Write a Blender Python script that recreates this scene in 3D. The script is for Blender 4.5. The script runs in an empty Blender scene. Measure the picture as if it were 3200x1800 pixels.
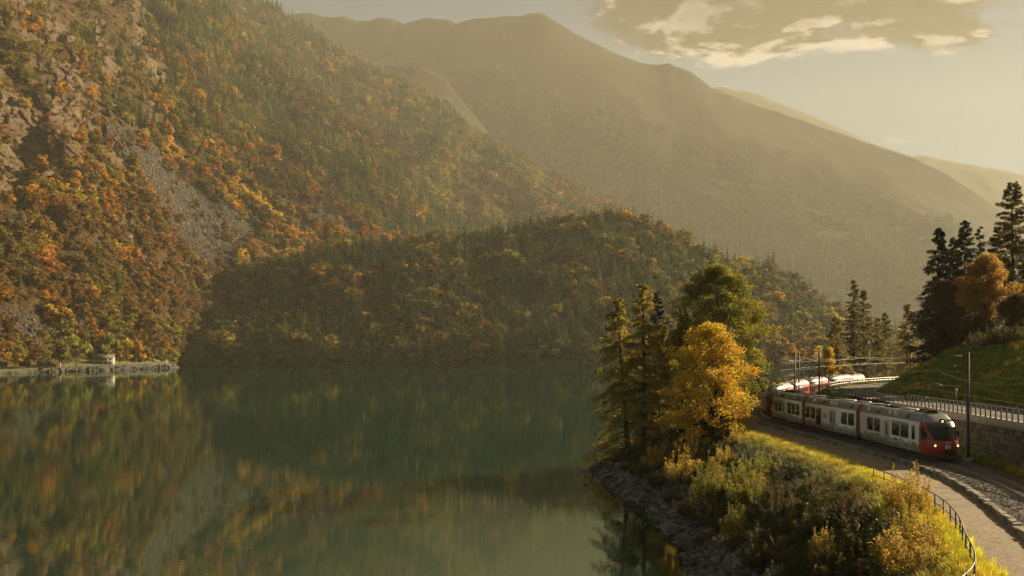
import bpy, bmesh, math, random
import numpy as np
from mathutils import Vector, Matrix

random.seed(7)
RNG = np.random.default_rng(11)
scene = bpy.context.scene
COL = scene.collection

# ------------------------------------------------------------------ camera, sky, sun, exposure
CAMZ, FP, HOR = 16.0, 35.0 / 36.0 * 3200.0, 1090.0      # eye height over the lake, focal length and horizon of the photograph
cam_data = bpy.data.cameras.new('camera')
cam = bpy.data.objects.new('camera', cam_data)
COL.objects.link(cam)
cam.location = (0, 0, CAMZ)
cam.rotation_euler = (math.radians(90), 0, 0)
cam_data.lens = 35.0
cam_data.sensor_width = 36.0
cam_data.shift_y = (HOR - 900.0) / 3200.0
cam_data.clip_start = 0.5
cam_data.clip_end = 20000
scene.camera = cam

SUN_AZ, SUN_EL = math.radians(60), math.radians(24)     # azimuth from +Y towards +X
sun_data = bpy.data.lights.new('sun', 'SUN')
sun_data.energy = 5.0
sun_data.angle = math.radians(0.55)
sun_data.color = (1.0, 0.83, 0.56)
sun = bpy.data.objects.new('sun', sun_data)
COL.objects.link(sun)
sd = Vector((math.sin(SUN_AZ) * math.cos(SUN_EL), math.cos(SUN_AZ) * math.cos(SUN_EL), math.sin(SUN_EL)))
sun.rotation_euler = sd.to_track_quat('Z', 'Y').to_euler()
sun.location = (300, 250, 200)

world = bpy.data.worlds.new('World')
scene.world = world
world.use_nodes = True
wt = world.node_tree
wt.nodes.clear()


def N(t, kind, **kw):
    n = t.nodes.new(kind)
    for k, v in kw.items():
        setattr(n, k, v)
    return n


def lk(t, a, b):
    t.links.new(a, b)


def build_world():
    t = wt
    out = N(t, 'ShaderNodeOutputWorld')
    bg = N(t, 'ShaderNodeBackground')
    bg.inputs['Strength'].default_value = 0.05
    lk(t, bg.outputs[0], out.inputs[0])
    sky = N(t, 'ShaderNodeTexSky', sky_type='NISHITA')
    sky.sun_disc = False
    sky.sun_elevation = SUN_EL
    sky.sun_rotation = SUN_AZ
    sky.altitude = 900
    sky.air_density = 1.0
    sky.dust_density = 0.0
    sky.ozone_density = 1.0
    warm = N(t, 'ShaderNodeMix', data_type='RGBA', blend_type='MULTIPLY')
    warm.inputs[0].default_value = 1.0
    lk(t, sky.outputs[0], warm.inputs[6])
    warm.inputs[7].default_value = (0.30, 0.32, 0.285, 1)      # the dusty golden air of the evening
    # clouds: noise on a flat layer above, thicker towards the right of the view and overhead
    tc = N(t, 'ShaderNodeTexCoord')
    sep = N(t, 'ShaderNodeSeparateXYZ')
    lk(t, tc.outputs['Generated'], sep.inputs[0])
    zz = N(t, 'ShaderNodeMath', operation='MAXIMUM')
    lk(t, sep.outputs[2], zz.inputs[0]); zz.inputs[1].default_value = 0.02
    zadd = N(t, 'ShaderNodeMath', operation='ADD')
    lk(t, zz.outputs[0], zadd.inputs[0]); zadd.inputs[1].default_value = 0.12
    dv = N(t, 'ShaderNodeVectorMath', operation='DIVIDE')
    comb = N(t, 'ShaderNodeCombineXYZ')
    for k in range(3):
        lk(t, zadd.outputs[0], comb.inputs[k])
    lk(t, tc.outputs['Generated'], dv.inputs[0]); lk(t, comb.outputs[0], dv.inputs[1])

    def cloud(offset):
        ad = N(t, 'ShaderNodeVectorMath', operation='ADD')
        lk(t, dv.outputs[0], ad.inputs[0]); ad.inputs[1].default_value = offset
        n = N(t, 'ShaderNodeTexNoise', noise_dimensions='3D')
        n.inputs['Scale'].default_value = 3.0
        n.inputs['Detail'].default_value = 9.0
        n.inputs['Roughness'].default_value = 0.62
        n.inputs['Distortion'].default_value = 0.35
        lk(t, ad.outputs[0], n.inputs['Vector'])
        return n.outputs[0]
    d0 = cloud((0.3, 0.1, 0))
    d1 = cloud((0.3 + 0.06, 0.1 + 0.05, 0.05))
    # coverage: rises with height above the ridges, and towards the right
    cov1 = N(t, 'ShaderNodeMapRange', interpolation_type='SMOOTHSTEP')
    lk(t, sep.outputs[2], cov1.inputs[0])
    cov1.inputs[1].default_value = 0.245; cov1.inputs[2].default_value = 0.31
    cov2 = N(t, 'ShaderNodeMapRange', interpolation_type='SMOOTHSTEP')
    lk(t, sep.outputs[0], cov2.inputs[0])
    cov2.inputs[1].default_value = 0.02; cov2.inputs[2].default_value = 0.16
    cm = N(t, 'ShaderNodeMath', operation='MULTIPLY')
    lk(t, cov1.outputs[0], cm.inputs[0]); lk(t, cov2.outputs[0], cm.inputs[1])
    thr = N(t, 'ShaderNodeMath', operation='MULTIPLY_ADD')
    lk(t, cm.outputs[0], thr.inputs[0]); thr.inputs[1].default_value = 0.33
    lk(t, d0, thr.inputs[2])
    alpha = N(t, 'ShaderNodeMapRange', interpolation_type='SMOOTHSTEP')
    lk(t, thr.outputs[0], alpha.inputs[0])
    alpha.inputs[1].default_value = 0.60; alpha.inputs[2].default_value = 0.74
    df = N(t, 'ShaderNodeMath', operation='SUBTRACT')
    lk(t, d0, df.inputs[0]); lk(t, d1, df.inputs[1])
    lit = N(t, 'ShaderNodeMapRange', interpolation_type='SMOOTHSTEP')
    lk(t, df.outputs[0], lit.inputs[0])
    lit.inputs[1].default_value = -0.02; lit.inputs[2].default_value = 0.065
    thick = N(t, 'ShaderNodeMapRange', interpolation_type='SMOOTHSTEP')
    lk(t, thr.outputs[0], thick.inputs[0])
    thick.inputs[1].default_value = 0.66; thick.inputs[2].default_value = 0.92
    thick.inputs[3].default_value = 1.0; thick.inputs[4].default_value = 0.22
    lm = N(t, 'ShaderNodeMath', operation='MULTIPLY')
    lk(t, lit.outputs[0], lm.inputs[0]); lk(t, thick.outputs[0], lm.inputs[1])
    ccol = N(t, 'ShaderNodeMix', data_type='RGBA')
    lk(t, lm.outputs[0], ccol.inputs[0])
    ccol.inputs[6].default_value = CLOUD_DARK
    ccol.inputs[7].default_value = CLOUD_LIT
    mixc = N(t, 'ShaderNodeMix', data_type='RGBA')
    lk(t, alpha.outputs[0], mixc.inputs[0])
    lk(t, warm.outputs[2], mixc.inputs[6]); lk(t, ccol.outputs[2], mixc.inputs[7])
    lk(t, mixc.outputs[2], bg.inputs[0])


CLOUD_DARK = (0.05, 0.04, 0.03, 1)
CLOUD_LIT = (5.4, 4.6, 3.5, 1)
build_world()

scene.view_settings.view_transform = 'Standard'
scene.view_settings.look = 'None'
scene.view_settings.gamma = 1.0
scene.view_settings.use_curve_mapping = False
scene.view_settings.exposure = 1.45
scene.render.engine = 'CYCLES'
cy = scene.cycles
cy.max_bounces = 6
cy.diffuse_bounces = 2
cy.glossy_bounces = 3
cy.transmission_bounces = 3
cy.volume_bounces = 0
cy.transparent_max_bounces = 8
cy.caustics_reflective = False
cy.caustics_refractive = False
cy.use_denoising = True
cy.denoiser = 'OPENIMAGEDENOISE'
cy.denoising_input_passes = 'RGB_ALBEDO_NORMAL'
cy.denoising_prefilter = 'ACCURATE'
cy.denoising_quality = 'HIGH'
cy.use_adaptive_sampling = False
cy.sample_clamp_indirect = 6.0


# ------------------------------------------------------------------ helpers
def P(px, py, Y):
    """point at depth Y seen at photo pixel (px, py)"""
    return ((px - 1600.0) / FP * Y, Y, CAMZ + (HOR - py) / FP * Y)


def tag(o, label=None, cat=None, group=None, kind=None):
    if label: o['label'] = label
    if cat: o['category'] = cat
    if group: o['group'] = group
    if kind: o['kind'] = kind
    return o


def link(o, parent=None):
    COL.objects.link(o)
    if parent is not None:
        o.parent = parent
    return o


def empty(name, loc, rz=0.0, label=None, cat=None, group=None):
    e = bpy.data.objects.new(name, None)
    e.location = loc
    e.rotation_euler = (0, 0, rz)
    e.empty_display_size = 0.3
    COL.objects.link(e)
    return tag(e, label, cat, group)


def np_mesh(name, V, F, mats, col=None, colname='col', matidx=None, smooth=False):
    """mesh from numpy arrays: F is (n,3) or (n,4); a list of such arrays is joined"""
    V = np.asarray(V, dtype=np.float32)
    Fs = F if isinstance(F, list) else [F]
    Fs = [np.asarray(f, dtype=np.int32) for f in Fs if len(f)]
    me = bpy.data.meshes.new(name)
    me.vertices.add(len(V))
    me.vertices.foreach_set('co', V.ravel())
    nl = sum(f.size for f in Fs)
    nf = sum(len(f) for f in Fs)
    me.loops.add(nl)
    me.loops.foreach_set('vertex_index', np.concatenate([f.ravel() for f in Fs]))
    me.polygons.add(nf)
    tot = np.concatenate([np.full(len(f), f.shape[1], dtype=np.int32) for f in Fs])
    st = np.concatenate([[0], np.cumsum(tot)[:-1]]).astype(np.int32)
    me.polygons.foreach_set('loop_start', st)
    me.polygons.foreach_set('loop_total', tot)
    if matidx is not None:
        me.polygons.foreach_set('material_index', np.asarray(matidx, dtype=np.int32))
    if smooth:
        me.polygons.foreach_set('use_smooth', np.ones(nf, dtype=bool))
    if col is not None:
        cols = col if isinstance(col, dict) else {colname: col}
        for nme, c in cols.items():
            c = np.asarray(c, dtype=np.float32)
            if c.shape[1] == 3:
                c = np.concatenate([c, np.ones((len(c), 1), dtype=np.float32)], 1)
            a = me.attributes.new(nme, 'FLOAT_COLOR', 'POINT')
            a.data.foreach_set('color', c.ravel())
    for m in (mats if isinstance(mats, (list, tuple)) else [mats]):
        me.materials.append(m)
    me.update(calc_edges=True)
    return me


def obj(name, me, parent=None):
    return link(bpy.data.objects.new(name, me), parent)


def hash2(ix, iy, seed):
    h = (ix.astype(np.int64) * 374761393 + iy.astype(np.int64) * 668265263 + seed * 974711) & 0xFFFFFFFF
    h = ((h ^ (h >> 13)) * 1274126177) & 0xFFFFFFFF
    return ((h ^ (h >> 16)) & 0xFFFF) / 65535.0


def vnoise(x, y, seed=0):
    """smooth value noise in -1..1"""
    x = np.asarray(x, dtype=float); y = np.asarray(y, dtype=float)
    ix = np.floor(x); iy = np.floor(y)
    fx = x - ix; fy = y - iy
    ux = fx * fx * fx * (fx * (fx * 6 - 15) + 10); uy = fy * fy * fy * (fy * (fy * 6 - 15) + 10)
    a = hash2(ix, iy, seed); b = hash2(ix + 1, iy, seed)
    c = hash2(ix, iy + 1, seed); d = hash2(ix + 1, iy + 1, seed)
    return ((a + (b - a) * ux) * (1 - uy) + (c + (d - c) * ux) * uy) * 2 - 1


def fbm(x, y, seed=0, oct=5, gain=0.5, lac=2.03):
    s = 0; a = 1.0; t = 0
    for k in range(oct):
        s = s + a * vnoise(x, y, seed + k * 17); t += a
        a *= gain; x = x * lac + 13.7; y = y * lac - 7.3
    return s / t


def ridged(x, y, seed=0, oct=5):
    s = 0; a = 1.0; t = 0
    for k in range(oct):
        s = s + a * (1 - np.abs(vnoise(x, y, seed + k * 31))); t += a
        a *= 0.5; x = x * 2.07 + 3.1; y = y * 2.07 + 9.2
    return s / t


def in_poly(px, py, poly):
    px = np.asarray(px); py = np.asarray(py)
    r = np.zeros(px.shape, dtype=bool)
    j = len(poly) - 1
    for i in range(len(poly)):
        xi, yi = poly[i]; xj, yj = poly[j]
        if yi != yj:
            c = ((yi > py) != (yj > py)) & (px < (xj - xi) * (py - yi) / (yj - yi) + xi)
            r ^= c
        j = i
    return r


# ------------------------------------------------------------------ materials
def new_mat(name):
    m = bpy.data.materials.new(name)
    m.use_nodes = True
    t = m.node_tree
    t.nodes.clear()
    out = N(t, 'ShaderNodeOutputMaterial')
    return m, t, out


def principled(t, out, color=None, rough=0.6, metal=0.0, spec=0.5):
    b = N(t, 'ShaderNodeBsdfPrincipled')
    if color is not None:
        b.inputs['Base Color'].default_value = (*color[:3], 1)
    b.inputs['Roughness'].default_value = rough
    b.inputs['Metallic'].default_value = metal
    b.inputs['Specular IOR Level'].default_value = spec
    lk(t, b.outputs[0], out.inputs[0])
    return b


def tex_noise(t, scale, detail=5, rough=0.55, coord='Object', vec=None, dist=0.0):
    n = N(t, 'ShaderNodeTexNoise')
    n.inputs['Scale'].default_value = scale
    n.inputs['Detail'].default_value = detail
    n.inputs['Roughness'].default_value = rough
    n.inputs['Distortion'].default_value = dist
    if vec is None:
        c = N(t, 'ShaderNodeTexCoord')
        lk(t, c.outputs[coord], n.inputs['Vector'])
    else:
        lk(t, vec, n.inputs['Vector'])
    return n


def ramp(t, fac, stops, interp='LINEAR'):
    r = N(t, 'ShaderNodeValToRGB')
    r.color_ramp.interpolation = interp
    e = r.color_ramp.elements
    while len(e) < len(stops):
        e.new(0.5)
    for k, (p, c) in enumerate(stops):
        e[k].position = p
        e[k].color = (*c[:3], 1)
    lk(t, fac, r.inputs[0])
    return r.outputs[0]


def mix(t, fac, a, b, blend='MIX'):
    m = N(t, 'ShaderNodeMix', data_type='RGBA', blend_type=blend)
    for s, v in ((0, fac), (6, a), (7, b)):
        if hasattr(v, 'is_linked') or hasattr(v, 'links'):
            lk(t, v, m.inputs[s])
        elif s == 0:
            m.inputs[0].default_value = v
        else:
            m.inputs[s].default_value = (*v[:3], 1)
    return m.outputs[2]


def bump(t, b, height, strength=0.5, dist=0.05):
    n = N(t, 'ShaderNodeBump')
    n.inputs['Strength'].default_value = strength
    n.inputs['Distance'].default_value = dist
    lk(t, height, n.inputs['Height'])
    lk(t, n.outputs[0], b.inputs['Normal'])
    return n


MATS = {}


def simple(name, color, rough=0.6, metal=0.0, spec=0.5, var=0.12, scale=3.0, bmp=0.0):
    """plain painted / stone / metal surface with a little uneven colour"""
    if name in MATS:
        return MATS[name]
    m, t, out = new_mat(name)
    b = principled(t, out, color, rough, metal, spec)
    n = tex_noise(t, scale, 6, 0.6)
    c = ramp(t, n.outputs[0], [(0.25, [x * (1 - var) for x in color]), (0.75, [min(1, x * (1 + var)) for x in color])])
    lk(t, c, b.inputs['Base Color'])
    if bmp:
        bump(t, b, n.outputs[0], bmp, 0.02)
    MATS[name] = m
    return m


def leaf_mat(name, attr='col', instanced=False, trans=0.45, rough=0.5, spec=0.25):
    """leaves: diffuse plus light shining through"""
    m, t, out = new_mat(name)
    a = N(t, 'ShaderNodeAttribute', attribute_name=attr)
    c = a.outputs['Color']
    if instanced:
        i = N(t, 'ShaderNodeAttribute', attribute_type='INSTANCER', attribute_name='tint')
        c = mix(t, 1.0, c, i.outputs['Color'], 'MULTIPLY')
    b = N(t, 'ShaderNodeBsdfPrincipled')
    b.inputs['Roughness'].default_value = rough
    b.inputs['Specular IOR Level'].default_value = spec
    lk(t, c, b.inputs['Base Color'])
    tr = N(t, 'ShaderNodeBsdfTranslucent')
    lk(t, c, tr.inputs['Color'])
    mx = N(t, 'ShaderNodeMixShader')
    mx.inputs[0].default_value = trans
    lk(t, b.outputs[0], mx.inputs[1]); lk(t, tr.outputs[0], mx.inputs[2])
    lk(t, mx.outputs[0], out.inputs[0])
    return m


def bark_mat(name, color):
    m, t, out = new_mat(name)
    b = principled(t, out, color, 0.9, 0, 0.2)
    mp = N(t, 'ShaderNodeMapping')
    mp.inputs['Scale'].default_value = (6, 6, 1.2)
    c = N(t, 'ShaderNodeTexCoord')
    lk(t, c.outputs['Object'], mp.inputs['Vector'])
    n = tex_noise(t, 2.0, 6, 0.65, vec=mp.outputs[0])
    lk(t, ramp(t, n.outputs[0], [(0.3, [x * 0.55 for x in color]), (0.7, [x * 1.4 for x in color])]), b.inputs['Base Color'])
    bump(t, b, n.outputs[0], 0.6, 0.05)
    return m


M_LEAF = leaf_mat('leaf', trans=0.55)
M_NEEDLE = leaf_mat('needle', trans=0.45)
M_FOREST = leaf_mat('forest_foliage', instanced=True, trans=0.4)
M_BARK = bark_mat('bark', (0.06, 0.045, 0.03))
M_BARK_PALE = bark_mat('birch_bark', (0.42, 0.38, 0.31))
# ------------------------------------------------------------------ mountains, hill, lake
def mountain_mat(name, low, high, rock, spots, sc=1.0, bumpd=6.0, grass=None, bs=0.9):
    """forest floor / scrub / rock / scree on a mountainside; the masks are vertex colours (r rock, g scree, b meadow)"""
    m, t, out = new_mat(name)
    b = principled(t, out, low, 0.95, 0, 0.1)
    at = N(t, 'ShaderNodeAttribute', attribute_name='mask')
    sep = N(t, 'ShaderNodeSeparateColor')
    lk(t, at.outputs['Color'], sep.inputs[0])
    n1 = tex_noise(t, 0.012 * sc, 8, 0.62)
    n2 = tex_noise(t, 0.11 * sc, 6, 0.65)
    base = ramp(t, n1.outputs[0], [(0.32, low), (0.5, high), (0.68, spots)])
    fine = ramp(t, n2.outputs[0], [(0.3, (0.45, 0.45, 0.45)), (0.7, (1.35, 1.3, 1.25))])
    base = mix(t, 1.0, base, fine, 'MULTIPLY')
    # rock: streaked and cracked
    mp = N(t, 'ShaderNodeMapping')
    mp.inputs['Scale'].default_value = (1.0, 1.0, 0.28)
    tc = N(t, 'ShaderNodeTexCoord')
    lk(t, tc.outputs['Object'], mp.inputs['Vector'])
    n3 = tex_noise(t, 0.10 * sc, 9, 0.7, vec=mp.outputs[0], dist=0.6)
    v = N(t, 'ShaderNodeTexVoronoi', feature='DISTANCE_TO_EDGE')
    v.inputs['Scale'].default_value = 0.09 * sc
    lk(t, mp.outputs[0], v.inputs['Vector'])
    rk = ramp(t, n3.outputs[0], [(0.3, [x * 0.35 for x in rock]), (0.52, rock), (0.75, [x * 1.5 for x in rock])])
    base = mix(t, sep.outputs[0], base, rk)
    n4 = tex_noise(t, 0.35 * sc, 5, 0.7)
    sc_c = ramp(t, n4.outputs[0], [(0.3, (0.035, 0.028, 0.02)), (0.55, (0.085, 0.068, 0.048)), (0.8, (0.15, 0.12, 0.085))])
    base = mix(t, sep.outputs[1], base, sc_c)
    if grass:
        base = mix(t, sep.outputs[2], base, grass)
    lk(t, base, b.inputs['Base Color'])
    h = N(t, 'ShaderNodeMath', operation='ADD')
    lk(t, n3.outputs[0], h.inputs[0])
    m2 = N(t, 'ShaderNodeMath', operation='MULTIPLY')
    m2.inputs[1].default_value = 0.5
    lk(t, n2.outputs[0], m2.inputs[0])
    lk(t, m2.outputs[0], h.inputs[1])
    bump(t, b, h.outputs[0], bs, bumpd)
    return m


def ss_(a, b, x):
    t = np.clip((x - a) / (b - a), 0, 1)
    return t * t * (3 - 2 * t)


class Layer:
    pass


def farther(pts, k):
    return [(p[0], p[1], p[2] * k) for p in pts]


def mountain(name, top, bot, px0, px1, nc, nr, mat, seed, disp=18.0, wave=0.05, nscale=1 / 130.0, masks=None, crag=0.0, back=260.0, edge=0.0, stretch=1.0, craggy=False):
    """a mountainside between its foot and its crest; top/bot are (photo x, photo y, depth); it falls away again behind the crest"""
    px = np.linspace(px0, px1, nc)
    tx = [p[0] for p in top]; bx = [p[0] for p in bot]
    pyt = np.interp(px, tx, [p[1] for p in top]); iyt = np.interp(px, tx, [1 / p[2] for p in top])
    pyb = np.interp(px, bx, [p[1] for p in bot]); iyb = np.interp(px, bx, [1 / p[2] for p in bot])
    if edge:
        pyt = pyt + edge * fbm(px / 45.0, px * 0 + seed, seed, 4)
    s = np.linspace(0, 1, nr)
    S, U = np.meshgrid(s, px, indexing='ij')
    # the jagged detail of the crest stays near the crest
    def soft(v, width):
        kw = max(3, int(width / (px[1] - px[0])))
        ker = np.hanning(2 * kw + 1); ker /= ker.sum()
        return np.convolve(np.concatenate([v[0] + (np.arange(-kw, 0)) * (v[1] - v[0]), v, v[-1] + (np.arange(1, kw + 1)) * (v[-1] - v[-2])]), ker, 'valid')
    sm = soft(pyt, 420 if px1 - px0 > 2500 else 200)
    ib, pb = soft(iyb, 160), soft(pyb, 160)
    py = pb + S * (sm - pb) + (pyt - sm) * S ** 22 + (pyb - pb) * (1 - S) ** 9
    iyb = ib + (iyb - ib) * (1 - S) ** 9
    win = 4 * S * (1 - S)
    q = S + wave * fbm(U / 260.0, S * 5.0, seed + 3, 4) * win
    iy = iyb + q * (iyt - iyb)
    Y = 1 / iy
    X = (U - 1600) / FP * Y
    Z = CAMZ + (HOR - py) / FP * Y
    # spurs and gullies run down the slope
    w2 = np.clip(S * 6, 0, 1) * np.clip((1 - S) * 5, 0.12, 1)
    r = ridged(X * nscale + 3.3, Y * nscale * stretch, seed, 5) - 0.62
    f = fbm(X * nscale * 5, Y * nscale * 5, seed + 9, 4)
    dz = (r * 2.2 + f * 0.25) * disp * w2
    mk = np.zeros((nr, nc, 3))
    if masks:
        for ch, polys in enumerate(masks):
            jx = U + 14 * fbm(U / 40.0, py / 40.0, 5, 3); jy = py + 14 * fbm(U / 40.0, py / 40.0, 77, 3)
            for poly in polys:
                mk[..., ch] = np.maximum(mk[..., ch], in_poly(jx, jy, poly))
        if craggy:
            al, pe_ = U * 0.77 + py * 0.64, -0.64 * U + 0.77 * py
            reg = np.clip((560 - U) / 160, 0, 1) * np.clip((620 - py) / 120, 0, 1)
            mk[..., 0] = np.maximum(mk[..., 0], 0.62 * reg * ss_(0.02, 0.22, fbm(pe_ / 42.0, al / 120.0, 303, 4) + 0.08))
        if crag:
            k = mk[..., 0]
            dy = crag * (ridged(U / 42.0, py / 110.0, seed + 40, 5) - 0.6) * 2.0
            Y = Y + k * dy; X = X + k * dy * 0.4
        dz = dz * (1 - 0.75 * mk[..., 1]) + mk[..., 1] * 1.2 * fbm(X / 5.0, Y / 5.0, 3, 3)
    Z = Z + dz
    L = Layer()
    L.X, L.Y, L.Z, L.PX, L.PY, L.S, L.mask = X, Y, Z, U, py, S, mk
    # back side
    kb = 5
    rows = [np.stack([X, Y, Z], -1)]
    for k in range(1, kb + 1):
        fy = k / kb * back
        rows.append(np.stack([X[-1] * (1 + fy / Y[-1]), Y[-1] + fy, Z[-1] - 0.75 * fy * (0.4 + 0.6 * k / kb)], -1)[None])
    V = np.concatenate(rows, 0)
    n2 = V.shape[0]
    mkv = np.concatenate([mk] + [mk[-1:]] * kb, 0)
    idx = np.arange(n2 * nc).reshape(n2, nc)
    F = np.stack([idx[:-1, :-1], idx[:-1, 1:], idx[1:, 1:], idx[1:, :-1]], -1).reshape(-1, 4)
    me = np_mesh(name, V.reshape(-1, 3), F, mat, col={'mask': mkv.reshape(-1, 3)}, smooth=True)
    L.obj = tag(obj(name, me), kind='structure')
    return L


TALUS = [
    [(330, 375), (420, 405), (540, 535), (650, 615), (770, 685), (850, 735), (745, 755), (725, 850), (640, 840), (560, 780), (500, 660), (440, 535), (375, 470)],
    [(870, 585), (960, 635), (1075, 690), (1215, 750), (1100, 742), (980, 695), (890, 645)],
    [(-200, 960), (0, 955), (90, 970), (190, 1060), (130, 1095), (40, 1055), (0, 1015), (-200, 1040)],
    [(235, 1000), (330, 1025), (345, 1045), (300, 1065), (225, 1045)],
    [(415, 775), (445, 790), (480, 860), (450, 850)],
    [(690, 350), (740, 375), (760, 400), (705, 385)],
]
ROCK = [
    [(135, 55), (212, 60), (230, 190), (262, 290), (245, 345), (200, 345), (150, 290), (140, 180)],
    [(275, 40), (330, 60), (372, 180), (350, 235), (315, 205), (290, 130)],
    [(410, 60), (450, 110), (440, 170), (405, 120)],
    [(470, 170), (510, 210), (520, 260), (480, 330), (455, 240)],
    [(-150, 300), (60, 290), (140, 330), (150, 420), (120, 560), (60, 590), (-150, 540)],
    [(160, 330), (230, 340), (250, 420), (190, 450), (150, 400)],
    [(120, 470), (190, 470), (180, 570), (110, 600), (60, 585)],
    [(290, 500), (370, 530), (360, 580), (280, 570), (200, 520)],
    [(540, 410), (580, 440), (560, 490), (525, 480)],
    [(20, 680), (90, 690), (85, 760), (15, 765)],
    [(380, 690), (405, 700), (400, 740), (375, 730)],
]
M_L1 = mountain_mat('scree_and_scrub_slope', (0.05, 0.034, 0.016), (0.10, 0.062, 0.024), (0.175, 0.12, 0.072), (0.12, 0.075, 0.027), bumpd=8)
M_L2 = mountain_mat('forest_slope', (0.022, 0.024, 0.011), (0.036, 0.034, 0.015), (0.2, 0.15, 0.1), (0.06, 0.045, 0.02), bumpd=6)
M_HILL = mountain_mat('hill_ground', (0.022, 0.022, 0.01), (0.04, 0.033, 0.015), (0.2, 0.15, 0.1), (0.07, 0.05, 0.02))
M_FAR = mountain_mat('far_mountain_ground', (0.022, 0.022, 0.010), (0.036, 0.032, 0.014), (0.25, 0.2, 0.15), (0.06, 0.046, 0.019), sc=0.42, bumpd=3, bs=0.3, grass=(0.13, 0.105, 0.035))

near_slope = mountain('cliff_mountainside',
    top=[(-350, -640, 1750), (0, -420, 1750), (250, -190, 1720), (400, -50, 1700), (520, 120, 1680), (640, 285, 1640), (800, 425, 1600), (1000, 575, 1520), (1190, 730, 1440), (1330, 815, 1380), (1450, 880, 1330)],
    bot=[(-350, 1182, 560), (0, 1170, 664), (300, 1163, 750), (500, 1155, 835), (546, 1152, 862), (575, 1147, 930), (700, 1145, 980), (1000, 1140, 1080), (1450, 1136, 1150)],
    px0=-350, px1=1450, nc=420, nr=330, mat=M_L1, seed=5, disp=15, wave=0.075, nscale=1 / 110.0, masks=(ROCK, TALUS), crag=26.0, craggy=True)
mid_slope = mountain('forested_mountainside',
    top=farther([(380, -420, 2050), (500, -260, 2040), (620, -90, 2020), (720, 48, 2000), (805, 158, 1980), (900, 235, 1960), (991, 297, 1930), (1108, 392, 1880), (1247, 510, 1800), (1300, 597, 1760), (1358, 662, 1720), (1450, 735, 1660), (1600, 820, 1600)], 1.22),
    bot=farther([(380, 1060, 1300), (1000, 1060, 1330), (1600, 1060, 1400)], 1.0),
    px0=380, px1=1600, nc=260, nr=240, mat=M_L2, seed=21, disp=62, wave=0.06, nscale=1 / 240.0,
    masks=([[(900, 350), (930, 370), (955, 470), (935, 515), (905, 450)], [(760, 90), (780, 110), (785, 150), (765, 140)], [(1030, 600), (1060, 620), (1060, 650), (1035, 640)]], []), crag=20.0)
far_slope = mountain('distant_forested_mountainside',
    top=farther([(560, -300, 2500), (758, 2, 2480), (822, 24, 2470), (836, 10, 2468), (852, 12, 2466), (886, 55, 2460), (991, 113, 2440), (1078, 177, 2420), (1206, 242, 2380), (1329, 295, 2340), (1428, 371, 2290), (1562, 470, 2220), (1660, 522, 2170), (1777, 580, 2100), (1864, 627, 2050), (1910, 648, 2020), (2020, 705, 1980), (2200, 800, 1920), (2350, 870, 1880)], 1.4),
    bot=farther([(560, 1060, 1550), (2350, 1090, 1640)], 1.15),
    px0=560, px1=2350, nc=300, nr=220, mat=M_L2, seed=33, disp=62, wave=0.03, nscale=1 / 260.0)
hill = mountain('wooded_hill',
    top=[(500, 1160, 1000), (560, 1120, 1040), (640, 1010, 1080), (740, 885, 1120), (900, 815, 1140), (1100, 785, 1150), (1300, 768, 1150), (1440, 754, 1150), (1600, 728, 1160), (1800, 700, 1170), (1930, 682, 1180), (2040, 712, 1180), (2200, 805, 1170), (2310, 848, 1165), (2420, 850, 1160), (2480, 890, 1150), (2560, 960, 1130), (2700, 1040, 1090), (2850, 1100, 1050), (2950, 1150, 1000)],
    bot=[(500, 1162, 900), (575, 1151, 905), (800, 1149, 900), (1200, 1151, 870), (1600, 1152, 860), (1900, 1151, 860), (2300, 1150, 880), (2950, 1152, 900)],
    px0=500, px1=2950, nc=300, nr=120, mat=M_HILL, seed=55, disp=9, wave=0.06, nscale=1 / 120.0)
MEADOW = [[(1850, 512), (1880, 520), (1960, 545), (1930, 552), (1890, 530)], [(2215, 545), (2280, 560), (2380, 580), (2440, 592), (2380, 595), (2250, 570)],
          [(2535, 715), (2600, 712), (2660, 728), (2640, 745), (2570, 735)], [(2500, 645), (2560, 655), (2610, 665), (2560, 672)], [(2780, 700), (2840, 715), (2800, 722)], [(2840, 730), (2930, 740), (2880, 750)]]
ridge_spur = mountain('sunlit_ridge_spur',
    top=farther([(700, 0, 2950), (800, 36, 2950), (900, 66, 2940), (1000, 114, 2920), (1100, 168, 2880), (1200, 200, 2840), (1300, 210, 2800), (1390, 240, 2760), (1450, 322, 2720), (1520, 410, 2680), (1640, 530, 2600), (1800, 655, 2500), (2000, 780, 2400), (2300, 920, 2300), (2950, 1100, 2100)], 1.42),
    bot=farther([(700, 1080, 1950), (2300, 1100, 2000), (2950, 1112, 2000)], 1.12),
    px0=700, px1=2950, nc=300, nr=150, mat=M_FAR, seed=61, edge=7.0, disp=28, wave=0.03, nscale=1 / 420.0)
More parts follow.
